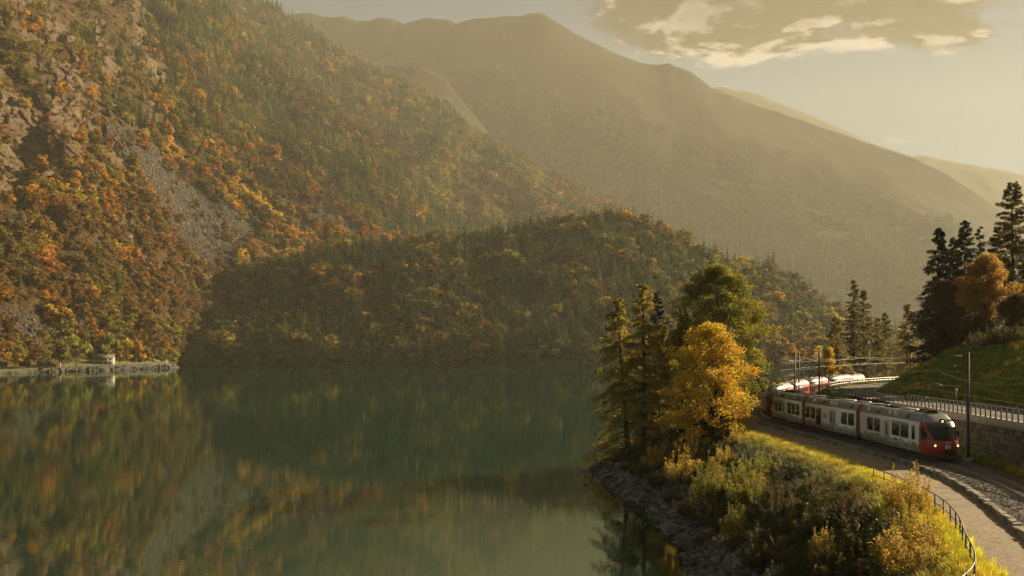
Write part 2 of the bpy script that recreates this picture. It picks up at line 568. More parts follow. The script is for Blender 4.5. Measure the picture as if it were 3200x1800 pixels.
peak = mountain('hazy_mountain',
    top=farther([(500, 70, 3400), (830, 60, 3400), (900, 45, 3400), (975, 40, 3400), (1010, 52, 3400), (1080, 50, 3400), (1115, 66, 3400), (1150, 64, 3400), (1182, 54, 3400), (1230, 60, 3400), (1262, 75, 3400), (1325, 56, 3400), (1400, 62, 3400), (1428, 73, 3400), (1480, 57, 3400), (1600, 51, 3400), (1660, 43, 3390), (1682, 38, 3390), (1700, 43, 3390), (1745, 72, 3380), (1800, 107, 3360), (1865, 137, 3340), (1920, 166, 3320), (2000, 196, 3300), (2060, 203, 3290), (2090, 197, 3280), (2115, 209, 3270), (2160, 225, 3250), (2220, 272, 3220), (2330, 318, 3170), (2500, 373, 3090), (2700, 442, 3000), (2850, 492, 2930), (2950, 541, 2880), (3020, 583, 2840), (3100, 640, 2790), (3200, 705, 2730), (3350, 800, 2650), (3600, 930, 2550)], 1.5),
    bot=farther([(500, 1112, 2150), (3600, 1116, 1900)], 1.55),
    px0=500, px1=3600, nc=420, nr=220, mat=M_FAR, seed=71, disp=17, wave=0.03, nscale=1 / 500.0, masks=([], [], MEADOW), edge=3.0)
far_ridge = mountain('far_ridge',
    top=farther([(2000, 300, 4600), (2215, 273, 4600), (2260, 271, 4600), (2290, 281, 4600), (2350, 286, 4600), (2375, 295, 4600), (2430, 322, 4600), (2530, 357, 4600), (2650, 411, 4600), (2720, 446, 4600), (2800, 470, 4600), (2850, 488, 4580), (2890, 487, 4550), (3000, 510, 4500), (3160, 535, 4400), (3200, 545, 4400), (3400, 600, 4300), (3800, 680, 4200)], 1.5),
    bot=farther([(2000, 1100, 3400), (3800, 1105, 3100)], 1.4),
    px0=2000, px1=3800, nc=200, nr=80, mat=M_FAR, seed=81, disp=40, wave=0.02, nscale=1 / 600.0, edge=2.0)


def build_lake():
    m, t, out = new_mat('lake_water')
    body = N(t, 'ShaderNodeBsdfDiffuse'); body.inputs[0].default_value = (0.009, 0.026, 0.018, 1)
    b = N(t, 'ShaderNodeBsdfGlossy'); b.inputs[0].default_value = (0.90, 1.0, 0.88, 1)
    fr = N(t, 'ShaderNodeFresnel'); fr.inputs[0].default_value = 7.0
    mx = N(t, 'ShaderNodeMixShader')
    lk(t, fr.outputs[0], mx.inputs[0]); lk(t, body.outputs[0], mx.inputs[1]); lk(t, b.outputs[0], mx.inputs[2])
    lk(t, mx.outputs[0], out.inputs[0])
    mp = N(t, 'ShaderNodeMapping')
    mp.inputs['Scale'].default_value = (0.55, 1.6, 1.0)
    tc = N(t, 'ShaderNodeTexCoord')
    lk(t, tc.outputs['Object'], mp.inputs['Vector'])
    n1 = tex_noise(t, 0.9, 3, 0.55, vec=mp.outputs[0])
    n2 = tex_noise(t, 0.02, 3, 0.5)
    amp = N(t, 'ShaderNodeMapRange')
    lk(t, n2.outputs[0], amp.inputs[0])
    amp.inputs[1].default_value = 0.30; amp.inputs[2].default_value = 0.72
    amp.inputs[3].default_value = 0.35; amp.inputs[4].default_value = 1.0
    h = N(t, 'ShaderNodeMath', operation='MULTIPLY')
    lk(t, n1.outputs[0], h.inputs[0]); lk(t, amp.outputs[0], h.inputs[1])
    bump(t, b, h.outputs[0], 0.3, 0.016)
    rr = N(t, 'ShaderNodeMapRange')
    lk(t, n2.outputs[0], rr.inputs[0])
    rr.inputs[3].default_value = 0.005; rr.inputs[4].default_value = 0.02
    lk(t, rr.outputs[0], b.inputs['Roughness'])
    V = [(-1500, -300, 0), (2200, -300, 0), (2200, 2600, 0), (-1500, 2600, 0)]
    o = obj('lake', np_mesh('lake', V, np.array([[0, 1, 2, 3]]), m))
    tag(o, kind='structure')
    V = [(-3500, -800, -6), (5100, -800, -6), (5100, 7600, -6), (-3500, 7600, -6)]
    g = obj('ground', np_mesh('ground', V, np.array([[0, 1, 2, 3]]), simple('valley_floor', (0.06, 0.05, 0.03), 0.9)))
    tag(g, kind='structure')


build_lake()


def build_haze():
    m = bpy.data.materials.new('haze_air')
    m.use_nodes = True
    t = m.node_tree
    t.nodes.clear()
    out = N(t, 'ShaderNodeOutputMaterial')
    v = N(t, 'ShaderNodeVolumePrincipled')
    v.inputs['Color'].default_value = (0.96, 0.91, 0.72, 1)
    v.inputs['Density'].default_value = HAZE_DENSITY
    v.inputs['Anisotropy'].default_value = 0.2
    v.inputs['Density Attribute'].default_value = ''
    v.inputs['Temperature Attribute'].default_value = ''
    lk(t, v.outputs[0], out.inputs['Volume'])
    m.cycles.homogeneous_volume = True
    x0, x1, y0, y1, z0, z1 = -3600, 5200, -900, 7700, -7.5, 1990
    V = [(x0, y0, z0), (x1, y0, z0), (x1, y1, z0), (x0, y1, z0), (x0, y0, z1), (x1, y0, z1), (x1, y1, z1), (x0, y1, z1)]
    F = np.array([[0, 3, 2, 1], [4, 5, 6, 7], [0, 1, 5, 4], [1, 2, 6, 5], [2, 3, 7, 6], [3, 0, 4, 7]])
    o = obj('haze', np_mesh('haze', V, F, m))
    tag(o, 'warm golden haze filling the valley air', kind='stuff')


HAZE_DENSITY = 0.65e-4
build_haze()
# ------------------------------------------------------------------ plants: leaf clouds, limbs
def quads_from(C, A, B):
    """one four-cornered leaf per centre, spanned by the half axes A and B"""
    n = len(C)
    V = np.empty((n, 4, 3), dtype=np.float32)
    V[:, 0] = C - A; V[:, 1] = C - B * 0.9 + A * 0.1; V[:, 2] = C + A; V[:, 3] = C + B * 0.9 + A * 0.1
    return V.reshape(-1, 3), np.arange(n * 4, dtype=np.int32).reshape(n, 4)


def rand_unit(n, rng):
    v = rng.normal(size=(n, 3))
    return v / (np.linalg.norm(v, axis=1, keepdims=True) + 1e-9)


def rand_leaves(C, size, rng, aspect=0.6, flat=0.0):
    n = len(C)
    d = rand_unit(n, rng)
    d[:, 2] *= (1 - flat)
    d /= np.linalg.norm(d, axis=1, keepdims=True) + 1e-9
    e = np.cross(d, rand_unit(n, rng))
    e /= np.linalg.norm(e, axis=1, keepdims=True) + 1e-9
    s = (size * rng.uniform(0.6, 1.3, n))[:, None] if np.isscalar(size) else (size * rng.uniform(0.6, 1.3, n))[:, None]
    return quads_from(C, d * s, e * s * aspect)


def tubes(segs, sides=6):
    """tapered limbs: segs is a list of polylines [(point, radius), ...]"""
    Vs, Fs, base = [], [], 0
    for pl in segs:
        pts = np.array([p for p, r in pl], dtype=float); rad = [r for p, r in pl]
        k = len(pts)
        tg = np.gradient(pts, axis=0)
        tg /= np.linalg.norm(tg, axis=1, keepdims=True) + 1e-9
        ref = np.where(np.abs(tg[:, 2:3]) > 0.9, np.array([[1.0, 0, 0]]), np.array([[0, 0, 1.0]]))
        a = np.cross(tg, ref); a /= np.linalg.norm(a, axis=1, keepdims=True) + 1e-9
        b = np.cross(tg, a)
        th = np.linspace(0, 2 * np.pi, sides, endpoint=False)
        ring = pts[:, None, :] + np.array(rad)[:, None, None] * (np.cos(th)[None, :, None] * a[:, None, :] + np.sin(th)[None, :, None] * b[:, None, :])
        Vs.append(ring.reshape(-1, 3))
        i = np.arange(k * sides).reshape(k, sides) + base
        j = np.roll(i, -1, axis=1)
        Fs.append(np.stack([i[:-1], j[:-1], j[1:], i[1:]], -1).reshape(-1, 4))
        base += k * sides
    return np.concatenate(Vs), np.concatenate(Fs)


def shade_cols(n, palette, rng, var=0.25):
    pal = np.array(palette, dtype=float)
    c = pal[rng.integers(0, len(pal), n)]
    t = rng.uniform(0, 1, (n, 1))
    c = c * t + pal[rng.integers(0, len(pal), n)] * (1 - t)
    return np.clip(c * rng.uniform(1 - var, 1 + var, (n, 1)), 0, 1)


# --- small tree shapes for the far slopes: neutral shade in the mesh, colour from the tree itself
def far_broadleaf(seed, wide=1.0, nclump=16, nleaf=22):
    rng = np.random.default_rng(seed)
    Cs, sh = [], []
    for k in range(nclump):
        h = rng.uniform(0.28, 0.98)
        r = 0.36 * wide * math.sqrt(max(0.02, 1 - ((h - 0.55) / 0.47) ** 2)) * rng.uniform(0.35, 1.0)
        a = rng.uniform(0, 6.28)
        c = np.array([r * math.cos(a), r * math.sin(a), h])
        u = rand_unit(nleaf, rng) * rng.uniform(0.5, 1.0, (nleaf, 1)) * np.array([0.15, 0.15, 0.11])
        Cs.append(c + u)
        sh.append(np.full(nleaf, rng.uniform(0.72, 1.25)) * rng.uniform(0.8, 1.2, nleaf))
    C = np.concatenate(Cs); sh = np.concatenate(sh)
    V, F = rand_leaves(C, 0.07, rng, 0.75)
    col = np.repeat(np.stack([sh, sh, sh], 1), 4, axis=0)
    tv, tf = tubes([[((0, 0, -0.06), 0.022), ((0.01, 0, 0.3), 0.016), ((0, 0.01, 0.7), 0.006)]], 5)
    V = np.concatenate([V, tv]); F = [F, tf + len(C) * 4]
    col = np.concatenate([col, np.full((len(tv), 3), 0.5)])
    return V, F, col, np.concatenate([np.zeros(len(C)), np.ones(len(tf))])


def far_conifer(seed, slim=1.0, layers=17, nl=15):
    rng = np.random.default_rng(seed)
    C, A, B, sh = [], [], [], []
    for k in range(layers):
        h = 0.10 + 0.88 * k / (layers - 1)
        R = 0.19 * slim * (1.05 - h) ** 0.85 + 0.012
        m = max(4, int(nl * (1.1 - h)))
        for j in range(m):
            a = rng.uniform(0, 6.28)
            rr = R * rng.uniform(0.55, 1.15)
            d = np.array([math.cos(a), math.sin(a), -0.45])
            C.append(d * rr * 0.55 + np.array([0, 0, h + rng.uniform(-0.02, 0.02)]))
            A.append(d * rr * 0.55)
            B.append(np.array([-math.sin(a), math.cos(a), rng.uniform(-0.4, 0.4)]) * rr * 0.27)
            sh.append(rng.uniform(0.65, 1.3))
    C, A, B = np.array(C), np.array(A), np.array(B)
    V, F = quads_from(C, A, B)
    sh = np.array(sh)
    col = np.repeat(np.stack([sh, sh, sh], 1), 4, axis=0)
    tv, tf = tubes([[((0, 0, -0.06), 0.016), ((0, 0, 0.5), 0.01), ((0, 0, 1.0), 0.002)]], 5)
    V = np.concatenate([V, tv]); F = [F, tf + len(C) * 4]
    col = np.concatenate([col, np.full((len(tv), 3), 0.5)])
    return V, F, col, np.concatenate([np.zeros(len(C)), np.ones(len(tf))])


PROTO = []
proto_col = bpy.data.collections.new('tree_shapes')
for k in range(6):
    V, F, c, mi = far_broadleaf(100 + k, 1.0 + 0.16 * (k % 3), 15 + 2 * k)
    PROTO.append(np_mesh('broadleaf_shape', V, F, [M_FOREST, M_BARK], c, matidx=mi))
for k in range(4):
    V, F, c, mi = far_conifer(200 + k, 0.8 + 0.2 * k)
    PROTO.append(np_mesh('conifer_shape', V, F, [M_FOREST, M_BARK], c, matidx=mi))
V, F, c, mi = far_broadleaf(300, 0.62, 15, 24)        # slender poplar / birch shape
PROTO.append(np_mesh('poplar_shape', V, F, [M_FOREST, M_BARK_PALE], c, matidx=mi))
for k, me in enumerate(PROTO):
    o = bpy.data.objects.new('shape_%02d' % k, me)
    proto_col.objects.link(o)
BROAD, CONI, POPLAR = list(range(6)), [6, 7, 8, 9], 10


def instancer(name, pts, scl, rot, idx, tint, coll, label, kind='stuff'):
    """a mass of plants or stones that nobody could count: points that carry size, turn, shape and colour"""
    n = len(pts)
    me = bpy.data.meshes.new(name)
    me.vertices.add(n)
    me.vertices.foreach_set('co', np.asarray(pts, dtype=np.float32).ravel())
    for nm, typ, data in (('scl', 'FLOAT_VECTOR', scl), ('rot', 'FLOAT_VECTOR', rot)):
        a = me.attributes.new(nm, typ, 'POINT'); a.data.foreach_set('vector', np.asarray(data, dtype=np.float32).ravel())
    a = me.attributes.new('idx', 'INT', 'POINT'); a.data.foreach_set('value', np.asarray(idx, dtype=np.int32))
    a = me.attributes.new('tint', 'FLOAT_COLOR', 'POINT')
    a.data.foreach_set('color', np.concatenate([tint, np.ones((n, 1))], 1).astype(np.float32).ravel())
    o = obj(name, me)
    ng = bpy.data.node_groups.new(name, 'GeometryNodeTree')
    ng.interface.new_socket('Geometry', in_out='INPUT', socket_type='NodeSocketGeometry')
    ng.interface.new_socket('Geometry', in_out='OUTPUT', socket_type='NodeSocketGeometry')
    gi = N(ng, 'NodeGroupInput'); go = N(ng, 'NodeGroupOutput')
    ci = N(ng, 'GeometryNodeCollectionInfo')
    ci.inputs['Collection'].default_value = coll
    ci.inputs['Separate Children'].default_value = True
    ci.inputs['Reset Children'].default_value = True
    ip = N(ng, 'GeometryNodeInstanceOnPoints')
    ip.inputs['Pick Instance'].default_value = True

    def na(nm, typ):
        q = N(ng, 'GeometryNodeInputNamedAttribute', data_type=typ)
        q.inputs['Name'].default_value = nm
        return [s for s in q.outputs if s.enabled and s.name == 'Attribute'][0]
    er = N(ng, 'FunctionNodeEulerToRotation')
    lk(ng, na('rot', 'FLOAT_VECTOR'), er.inputs[0])
    lk(ng, gi.outputs[0], ip.inputs['Points'])
    lk(ng, ci.outputs[0], ip.inputs['Instance'])
    lk(ng, na('idx', 'INT'), ip.inputs['Instance Index'])
    lk(ng, er.outputs[0], ip.inputs['Rotation'])
    lk(ng, na('scl', 'FLOAT_VECTOR'), ip.inputs['Scale'])
    lk(ng, ip.outputs[0], go.inputs[0])
    md = o.modifiers.new('scatter', 'NODES')
    md.node_group = ng
    tag(o, label, kind=kind)
    return o


TINTS = {
    'orange': (0.39, 0.205, 0.025), 'amber': (0.44, 0.26, 0.03), 'yellow': (0.62, 0.42, 0.05), 'olive': (0.19, 0.165, 0.033),
    'rust': (0.23, 0.13, 0.028), 'brown': (0.165, 0.105, 0.036), 'red': (0.36, 0.13, 0.03), 'green': (0.085, 0.10, 0.025), 'lime': (0.30, 0.26, 0.04),
    'conifer': (0.044, 0.074, 0.022), 'conifer2': (0.07, 0.108, 0.028), 'larch': (0.24, 0.17, 0.035), 'pale': (0.14, 0.16, 0.05),
}


def sample_layer(L, n, rng, dens=None, smin=0.02, smax=0.985):
    """points on a mountainside, evenly over its real surface"""
    X, Y, Z = L.X, L.Y, L.Z
    P3 = np.stack([X, Y, Z], -1)
    a = np.linalg.norm(np.cross(P3[1:, :-1] - P3[:-1, :-1], P3[:-1, 1:] - P3[:-1, :-1]), axis=-1)
    w = a * ((L.S[:-1, :-1] > smin) & (L.S[:-1, :-1] < smax))
    w = np.minimum(w, np.percentile(w, 97))
    if dens is not None:
        w = w * dens(L)[:-1, :-1]
    w = w.ravel() / w.sum()
    ch = rng.choice(len(w), n, p=w)
    i, j = np.unravel_index(ch, a.shape)
    u, v = rng.uniform(0, 1, n), rng.uniform(0, 1, n)

    def bl(A):
        return A[i, j] * (1 - u) * (1 - v) + A[i + 1, j] * u * (1 - v) + A[i, j + 1] * (1 - u) * v + A[i + 1, j + 1] * u * v
    return np.stack([bl(X), bl(Y), bl(Z)], 1), bl(L.PX), bl(L.PY)


def pick_tints(names, weights, n, rng, field=None, jit=0.06):
    """tree colours; with a field, neighbours take similar colours from the list"""
    T = np.array([TINTS[k] for k in names])
    w = np.cumsum(np.array(weights) / sum(weights))
    if field is None:
        u = rng.uniform(0, 1, n)
    else:
        u = np.argsort(np.argsort(field + rng.normal(0, jit, n))) / n
        u = np.where(rng.uniform(0, 1, n) < 0.08, rng.uniform(0, 1, n), u)
    k = np.minimum(np.searchsorted(w, u), len(names) - 1)
    return T[k] * np.array([1.38, 1.25, 0.9]) * rng.uniform(0.8, 1.2, (n, 1)) * rng.uniform(0.95, 1.05, (n, 3)), k


def forest(name, L, n, rng, conifer, tints_b, tints_c, hmin, hmax, label, dens=None, smax=0.985, smin=0.02, slant=0.0):
    pts, px, py = sample_layer(L, n, rng, dens, smin, smax)
    n = len(pts)
    isc = rng.uniform(0, 1, n) < conifer(px, py)
    idx = np.where(isc, rng.choice(CONI, n), rng.choice(BROAD, n))
    al, pd = px * 0.77 + py * 0.64, -0.64 * px + 0.77 * py
    field = fbm(pd / 48.0, al / 130.0, 91, 4) + slant * (py - py.mean()) / 900.0
    tb, _ = pick_tints(*tints_b, n, rng, field)
    tcn, _ = pick_tints(*tints_c, n, rng, fbm(pd / 40.0, al / 110.0, 191, 3))
    tint = np.where(isc[:, None], tcn, tb)
    h = np.clip((hmin + hmax) / 2 * 0.93 * rng.lognormal(0, 0.3, n), hmin * 0.6, hmax * 1.25) * np.where(isc, 1.3, 0.88)
    w = h * rng.uniform(0.85, 1.2, n) * np.where(isc, 1.0, 1.12)
    rot = np.stack([rng.normal(0, 0.04, n), rng.normal(0, 0.04, n), rng.uniform(0, 6.28, n)], 1)
    return pts, np.stack([w, w, h], 1), rot, idx, np.clip(tint, 0.004, 0.9), px, py


rng = np.random.default_rng(5)
B_AUT = (['green', 'olive', 'lime', 'amber', 'orange', 'red', 'rust', 'brown', 'olive'], [8, 22, 4, 8, 6, 1, 18, 38, 12])
C_MIX = (['conifer', 'conifer2', 'green', 'larch'], [34, 38, 20, 10])
C_DARK = (['conifer', 'conifer2', 'larch', 'olive'], [40, 40, 9, 11])


def dens_near(L):
    d = 1.0 - 0.93 * L.mask[..., 1] - 0.82 * L.mask[..., 0] * (L.mask[..., 1] < 0.5)
    crag = np.clip((520 - L.PX) / 150.0, 0, 1) * np.clip((610 - L.PY) / 110.0, 0, 1)
    d = d * (1 - 0.75 * crag)        # thinner up among the crags
    al, pd = L.PX * 0.77 + L.PY * 0.64, -0.64 * L.PX + 0.77 * L.PY
    d = d * np.clip(1.1 + 1.9 * fbm(pd / 38.0, al / 120.0, 12, 3), 0.08, 1.8)
    return np.clip(d, 0.004, None)


NEAR_FOREST = forest('slope_woodland', near_slope, 6800, rng,
    lambda x, y: np.clip(0.10 + 0.55 * ((x > 300) & (y < 430)) + 0.3 * ((x > 350) & (y < 600)) + 0.2 * (x > 800), 0, 0.8), B_AUT, C_MIX, 7.0, 15.5, '', dens_near, slant=1.0)
# low scrub between the trees
SCRUB = forest('scrub', near_slope, 7000, rng, lambda x, y: 0 * x, (['green', 'olive', 'amber', 'orange', 'rust', 'brown'], [12, 22, 4, 6, 24, 32]), C_MIX, 2.2, 4.6, '',
    lambda L: np.clip(1 - 0.9 * L.mask[..., 1] - 0.5 * L.mask[..., 0], 0.01, 1))
MID_FOREST = forest('mid', mid_slope, 12000, rng, lambda x, y: np.clip(0.84 + 0.3 * fbm(x / 90, y / 60, 4, 3), 0.4, 0.97), (['green', 'olive', 'amber', 'rust', 'brown'], [26, 30, 4, 10, 28]), C_DARK, 14, 26, '',
    lambda L: np.clip(1 - 0.9 * L.mask[..., 0], 0.02, 1) * np.clip(1.1 + fbm(L.PX / 60, L.PY / 40, 8, 3), 0.3, 2), 0.998, 0.06)
FAR_FOREST = forest('far', far_slope, 17000, rng, lambda x, y: np.clip(0.82 + 0.3 * fbm(x / 90, y / 60, 14, 3) - 0.5 * (y > 540), 0.1, 0.97), (['green', 'olive', 'amber', 'rust', 'brown'], [26, 30, 4, 10, 28]), C_DARK, 18, 32, '', None, 0.999, 0.08)
HILL_FOREST = forest('hill', hill, 8500, rng, lambda x, y: np.clip(0.84 + 0.5 * fbm(x / 120, y / 50, 24, 3) - 0.2 * ((x < 900) | (x > 2100)), 0.15, 0.95),
    (['green', 'olive', 'lime', 'amber', 'orange', 'rust', 'brown', 'olive'], [30, 32, 6, 4, 2, 5, 12, 12]), (['conifer', 'conifer2', 'green', 'pale'], [34, 36, 18, 9]), 9, 18, '', None, 0.999, 0.02)


def tree_line(L):
    d = np.clip((0.80 + 0.12 * fbm(L.PX / 120.0, L.PY / 60.0, 61, 3) - L.S) / 0.12, 0, 1)
    d = d * np.clip(1.0 + 2.2 * fbm(L.PX / 70.0, L.PY / 45.0, 62, 4), 0.05, 2.2)
    return np.clip(d * (1 - 0.97 * L.mask[..., 2]), 0.0005, None)


C_FAR = (['conifer', 'conifer2'], [75, 25])
PEAK_FOREST = forest('peak', peak, 42000, rng, lambda x, y: 0.9 + 0 * x, (['conifer2', 'green'], [60, 30]), C_FAR, 10, 20, '', tree_line, 0.99, 0.03)
SPUR_FOREST = forest('spur', ridge_spur, 15000, rng, lambda x, y: 0.75 + 0 * x, (['conifer2', 'green'], [40, 30]), C_FAR, 10, 20, '', tree_line, 0.99, 0.03)
# the largest trees of the far woods are things of their own, the rest is one mass per slope
TINT_ARR = {k: np.array(v) for k, v in TINTS.items()}


def look(tint):
    b = max(tint)
    r, g, bl = tint / (b + 1e-6)
    if g > 0.98:
        return 'green'
    if g > 0.78:
        return 'olive green' if b < 0.3 else 'yellow'
    if g > 0.55:
        return 'golden' if b > 0.3 else 'brownish green'
    if g > 0.33:
        return 'orange' if b > 0.3 else 'rust brown'
    return 'red'


ORD = 'first second third fourth fifth sixth seventh eighth ninth tenth eleventh twelfth thirteenth fourteenth fifteenth sixteenth seventeenth eighteenth nineteenth twentieth'.split() + ['later'] * 60


def zone_slope(x, y):
    a = 'beside big scree' if 420 < x < 860 and y < 860 else 'below cliffs' if x < 420 and y < 760 else 'above lawn' if x < 560 and y > 940 else 'behind point' if x >= 560 else 'over lower scree'
    b = 'high up' if y < 680 else 'halfway up' if y < 820 else 'low down' if y < 980 else 'near water'
    return a + ' ' + b


def zone_hill(x, y):
    a = 'left end' if x < 900 else 'left flank' if x < 1300 else 'middle' if x < 1750 else 'right flank' if x < 2150 else 'right end'
    b = 'by crest' if y < 800 else 'upper slope' if y < 900 else 'lower slope' if y < 1030 else 'by water'
    return a + ' ' + b


def split_forest(data, zone, n_things, where, mass_name, mass_label, box):
    pts, scl, rot, idx, tint, px, py = data
    size = scl[:, 2] / pts[:, 1]
    ok = (px > box[0]) & (px < box[2]) & (py > box[1]) & (py < box[3]) & (idx != 99)
    order = np.argsort(-(size * ok))
    # spread the picked ones out so that each can be seen
    chosen, taken = [], []
    for k in order:
        if len(chosen) >= n_things or not ok[k]:
            break
        q = (px[k], py[k])
        if all((q[0] - a) ** 2 + ((q[1] - b) * 1.3) ** 2 > 26 ** 2 for a, b in taken):
            chosen.append(k); taken.append(q)
    made = {}
    for k in sorted(chosen, key=lambda q: px[q]):
        con = idx[k] in CONI
        nm = 'conifer_tree' if con else 'broadleaf_tree'
        o = bpy.data.objects.new(nm, PROTO[idx[k]])
        o.location = pts[k]; o.rotation_euler = rot[k]; o.scale = scl[k]
        o['tint'] = [float(v) for v in tint[k]]
        COL.objects.link(o)
        l = look(tint[k])
        if con:
            l = ('dark ' if max(tint[k]) < 0.075 else 'pale ' if max(tint[k]) > 0.13 else '') + l
        tall = 'tall ' if scl[k][2] > (14.5 if con else 10.2) else ''
        made.setdefault('%s%s %s %s, %s' % (tall, l, 'conifer' if con else 'broadleaf tree', where, zone(px[k], py[k])), []).append(o)
    for lab, os_ in made.items():
        for q, o in enumerate(os_):
            tag(o, lab if len(os_) == 1 else lab + ', ' + ORD[q] + ' from left', 'tree', 'trees ' + where)
    rest = np.ones(len(pts), dtype=bool); rest[chosen] = False
    instancer(mass_name, pts[rest], scl[rest], rot[rest], idx[rest], tint[rest], proto_col, mass_label)


split_forest(NEAR_FOREST, zone_slope, 130, 'on steep slope', 'slope_woodland', 'autumn woodland covering the steep slope above the lake', (0, 560, 900, 1120))
instancer('slope_scrub', SCRUB[0], SCRUB[1], SCRUB[2], SCRUB[3], SCRUB[4], proto_col, 'low brown scrub growing between the trees on the steep slope')
instancer('mountainside_forest', MID_FOREST[0], MID_FOREST[1], MID_FOREST[2], MID_FOREST[3], MID_FOREST[4], proto_col, 'conifer forest with autumn patches on the mountainside behind the cliff')
instancer('distant_forest', FAR_FOREST[0], FAR_FOREST[1], FAR_FOREST[2], FAR_FOREST[3], FAR_FOREST[4], proto_col, 'dark conifer forest on the distant sloping mountainside')
instancer('high_mountain_forest', PEAK_FOREST[0], PEAK_FOREST[1], PEAK_FOREST[2], PEAK_FOREST[3], PEAK_FOREST[4], proto_col, 'hazy forest on the lower slopes of the far mountain')
instancer('ridge_spur_forest', SPUR_FOREST[0], SPUR_FOREST[1], SPUR_FOREST[2], SPUR_FOREST[3], SPUR_FOREST[4], proto_col, 'hazy forest on the ridge spur below the far crest')
split_forest(HILL_FOREST, zone_hill, 110, 'on wooded hill', 'hill_forest', 'mixed forest covering the hill across the lake', (600, 700, 2500, 1140))


def spot_tree(px, py, Y, h, shape, tint, label, name='broadleaf_tree', w=1.0, seed=0):
    """a tree standing out on the far shore; (px, py) is its foot in the photograph"""
    r = random.Random(px * 7 + py)
    o = bpy.data.objects.new(name, PROTO[shape])
    o.location = P(px, py, Y)
    o.rotation_euler = (0, 0, r.uniform(0, 6.28))
    o.scale = (h * w, h * w, h)
    o['tint'] = [v * r.uniform(0.9, 1.1) for v in TINTS[tint]]
    COL.objects.link(o)
    return tag(o, label, 'tree')
# ------------------------------------------------------------------ near bank: railway, path, road, embankment
def dense(pts, step=0.5, smooth=7):
    p = np.array(pts, dtype=float)
    n = len(p)
    out = []
    for i in range(n - 1):
        p0 = p[max(i - 1, 0)]; p1 = p[i]; p2 = p[i + 1]; p3 = p[min(i + 2, n - 1)]
        m = max(2, int(np.linalg.norm(p2 - p1) / (step * 0.5)))
        t = np.linspace(0, 1, m, endpoint=False)[:, None]
        out.append(0.5 * ((2 * p1) + (-p0 + p2) * t + (2 * p0 - 5 * p1 + 4 * p2 - p3) * t ** 2 + (-p0 + 3 * p1 - 3 * p2 + p3) * t ** 3))
    out.append(p[-1:])
    q = np.concatenate(out)
    for rep in range(2):
        d = np.concatenate([[0], np.cumsum(np.linalg.norm(np.diff(q, axis=0), axis=1))])
        s = np.arange(0, d[-1], step)
        q = np.stack([np.interp(s, d, q[:, 0]), np.interp(s, d, q[:, 1])], 1)
        if rep == 0 and smooth > 1:
            k = smooth
            pad = np.concatenate([np.repeat(q[:1], k, 0), q, np.repeat(q[-1:], k, 0)])
            ker = np.ones(2 * k + 1) / (2 * k + 1)
            q = np.stack([np.convolve(pad[:, c], ker, 'valid') for c in range(2)], 1)
    return q


def tangents(q):
    t = np.gradient(q, axis=0)
    return t / np.linalg.norm(t, axis=1, keepdims=True)


TRACK = dense([(14, -6), (20, 17), (25.3, 38), (29.3, 52), (32.3, 62.8), (34.2, 72), (34.95, 80), (34.9, 96), (34.3, 112), (34.2, 126.8), (35.3, 138.6), (38.6, 150), (43.7, 160), (51.3, 177), (60, 194), (74.5, 217), (84, 231), (105, 255), (135, 280), (180, 305)], 0.5, 9)
TT = tangents(TRACK)
TS = np.arange(len(TRACK)) * 0.5
ROADL = dense([(36, -10), (38.5, 30), (39.3, 60), (39.9, 78), (40.6, 92), (41.1, 102.5), (41.4, 112), (42.2, 128), (43.4, 136), (46, 143.5), (52, 155), (61, 167.5), (72.3, 179), (90, 192), (120, 206), (180, 225)], 0.5, 5)
RT = tangents(ROADL)
SHORE = dense([(-110, -60), (-80, 0), (-50, 24), (-18, 38), (6, 45), (12.2, 54), (12.9, 70), (13.9, 84), (13.4, 98), (12.2, 106), (11.1, 124), (10.5, 131), (12.2, 136), (17, 141), (24, 148), (29, 158), (35, 172), (44, 192), (56, 222), (67, 252), (84, 285), (120, 320), (180, 352), (300, 390)], 0.7, 2)
ST = tangents(SHORE)


def lateral(x, y, poly, tan, chunk=4000):
    """signed distance to a line (positive to its right) and index of the nearest sample"""
    x = np.ravel(x); y = np.ravel(y)
    d = np.empty(len(x)); ii = np.empty(len(x), dtype=int)
    for c in range(0, len(x), chunk):
        dx = x[c:c + chunk, None] - poly[None, :, 0]; dy = y[c:c + chunk, None] - poly[None, :, 1]
        r = dx * dx + dy * dy
        k = np.argmin(r, 1)
        a = np.arange(len(k))
        cr = dx[a, k] * tan[k, 1] - dy[a, k] * tan[k, 0]
        d[c:c + chunk] = np.sqrt(r[a, k]) * np.sign(cr)
        ii[c:c + chunk] = k
    return d, ii


def path_edge(y):
    return -np.interp(y, [40, 60, 76, 200], [6.0, 6.3, 7.4, 7.4])


def ss(a, b, x):
    t = np.clip((x - a) / (b - a), 0, 1)
    return t * t * (3 - 2 * t)


ROADW = 6.0


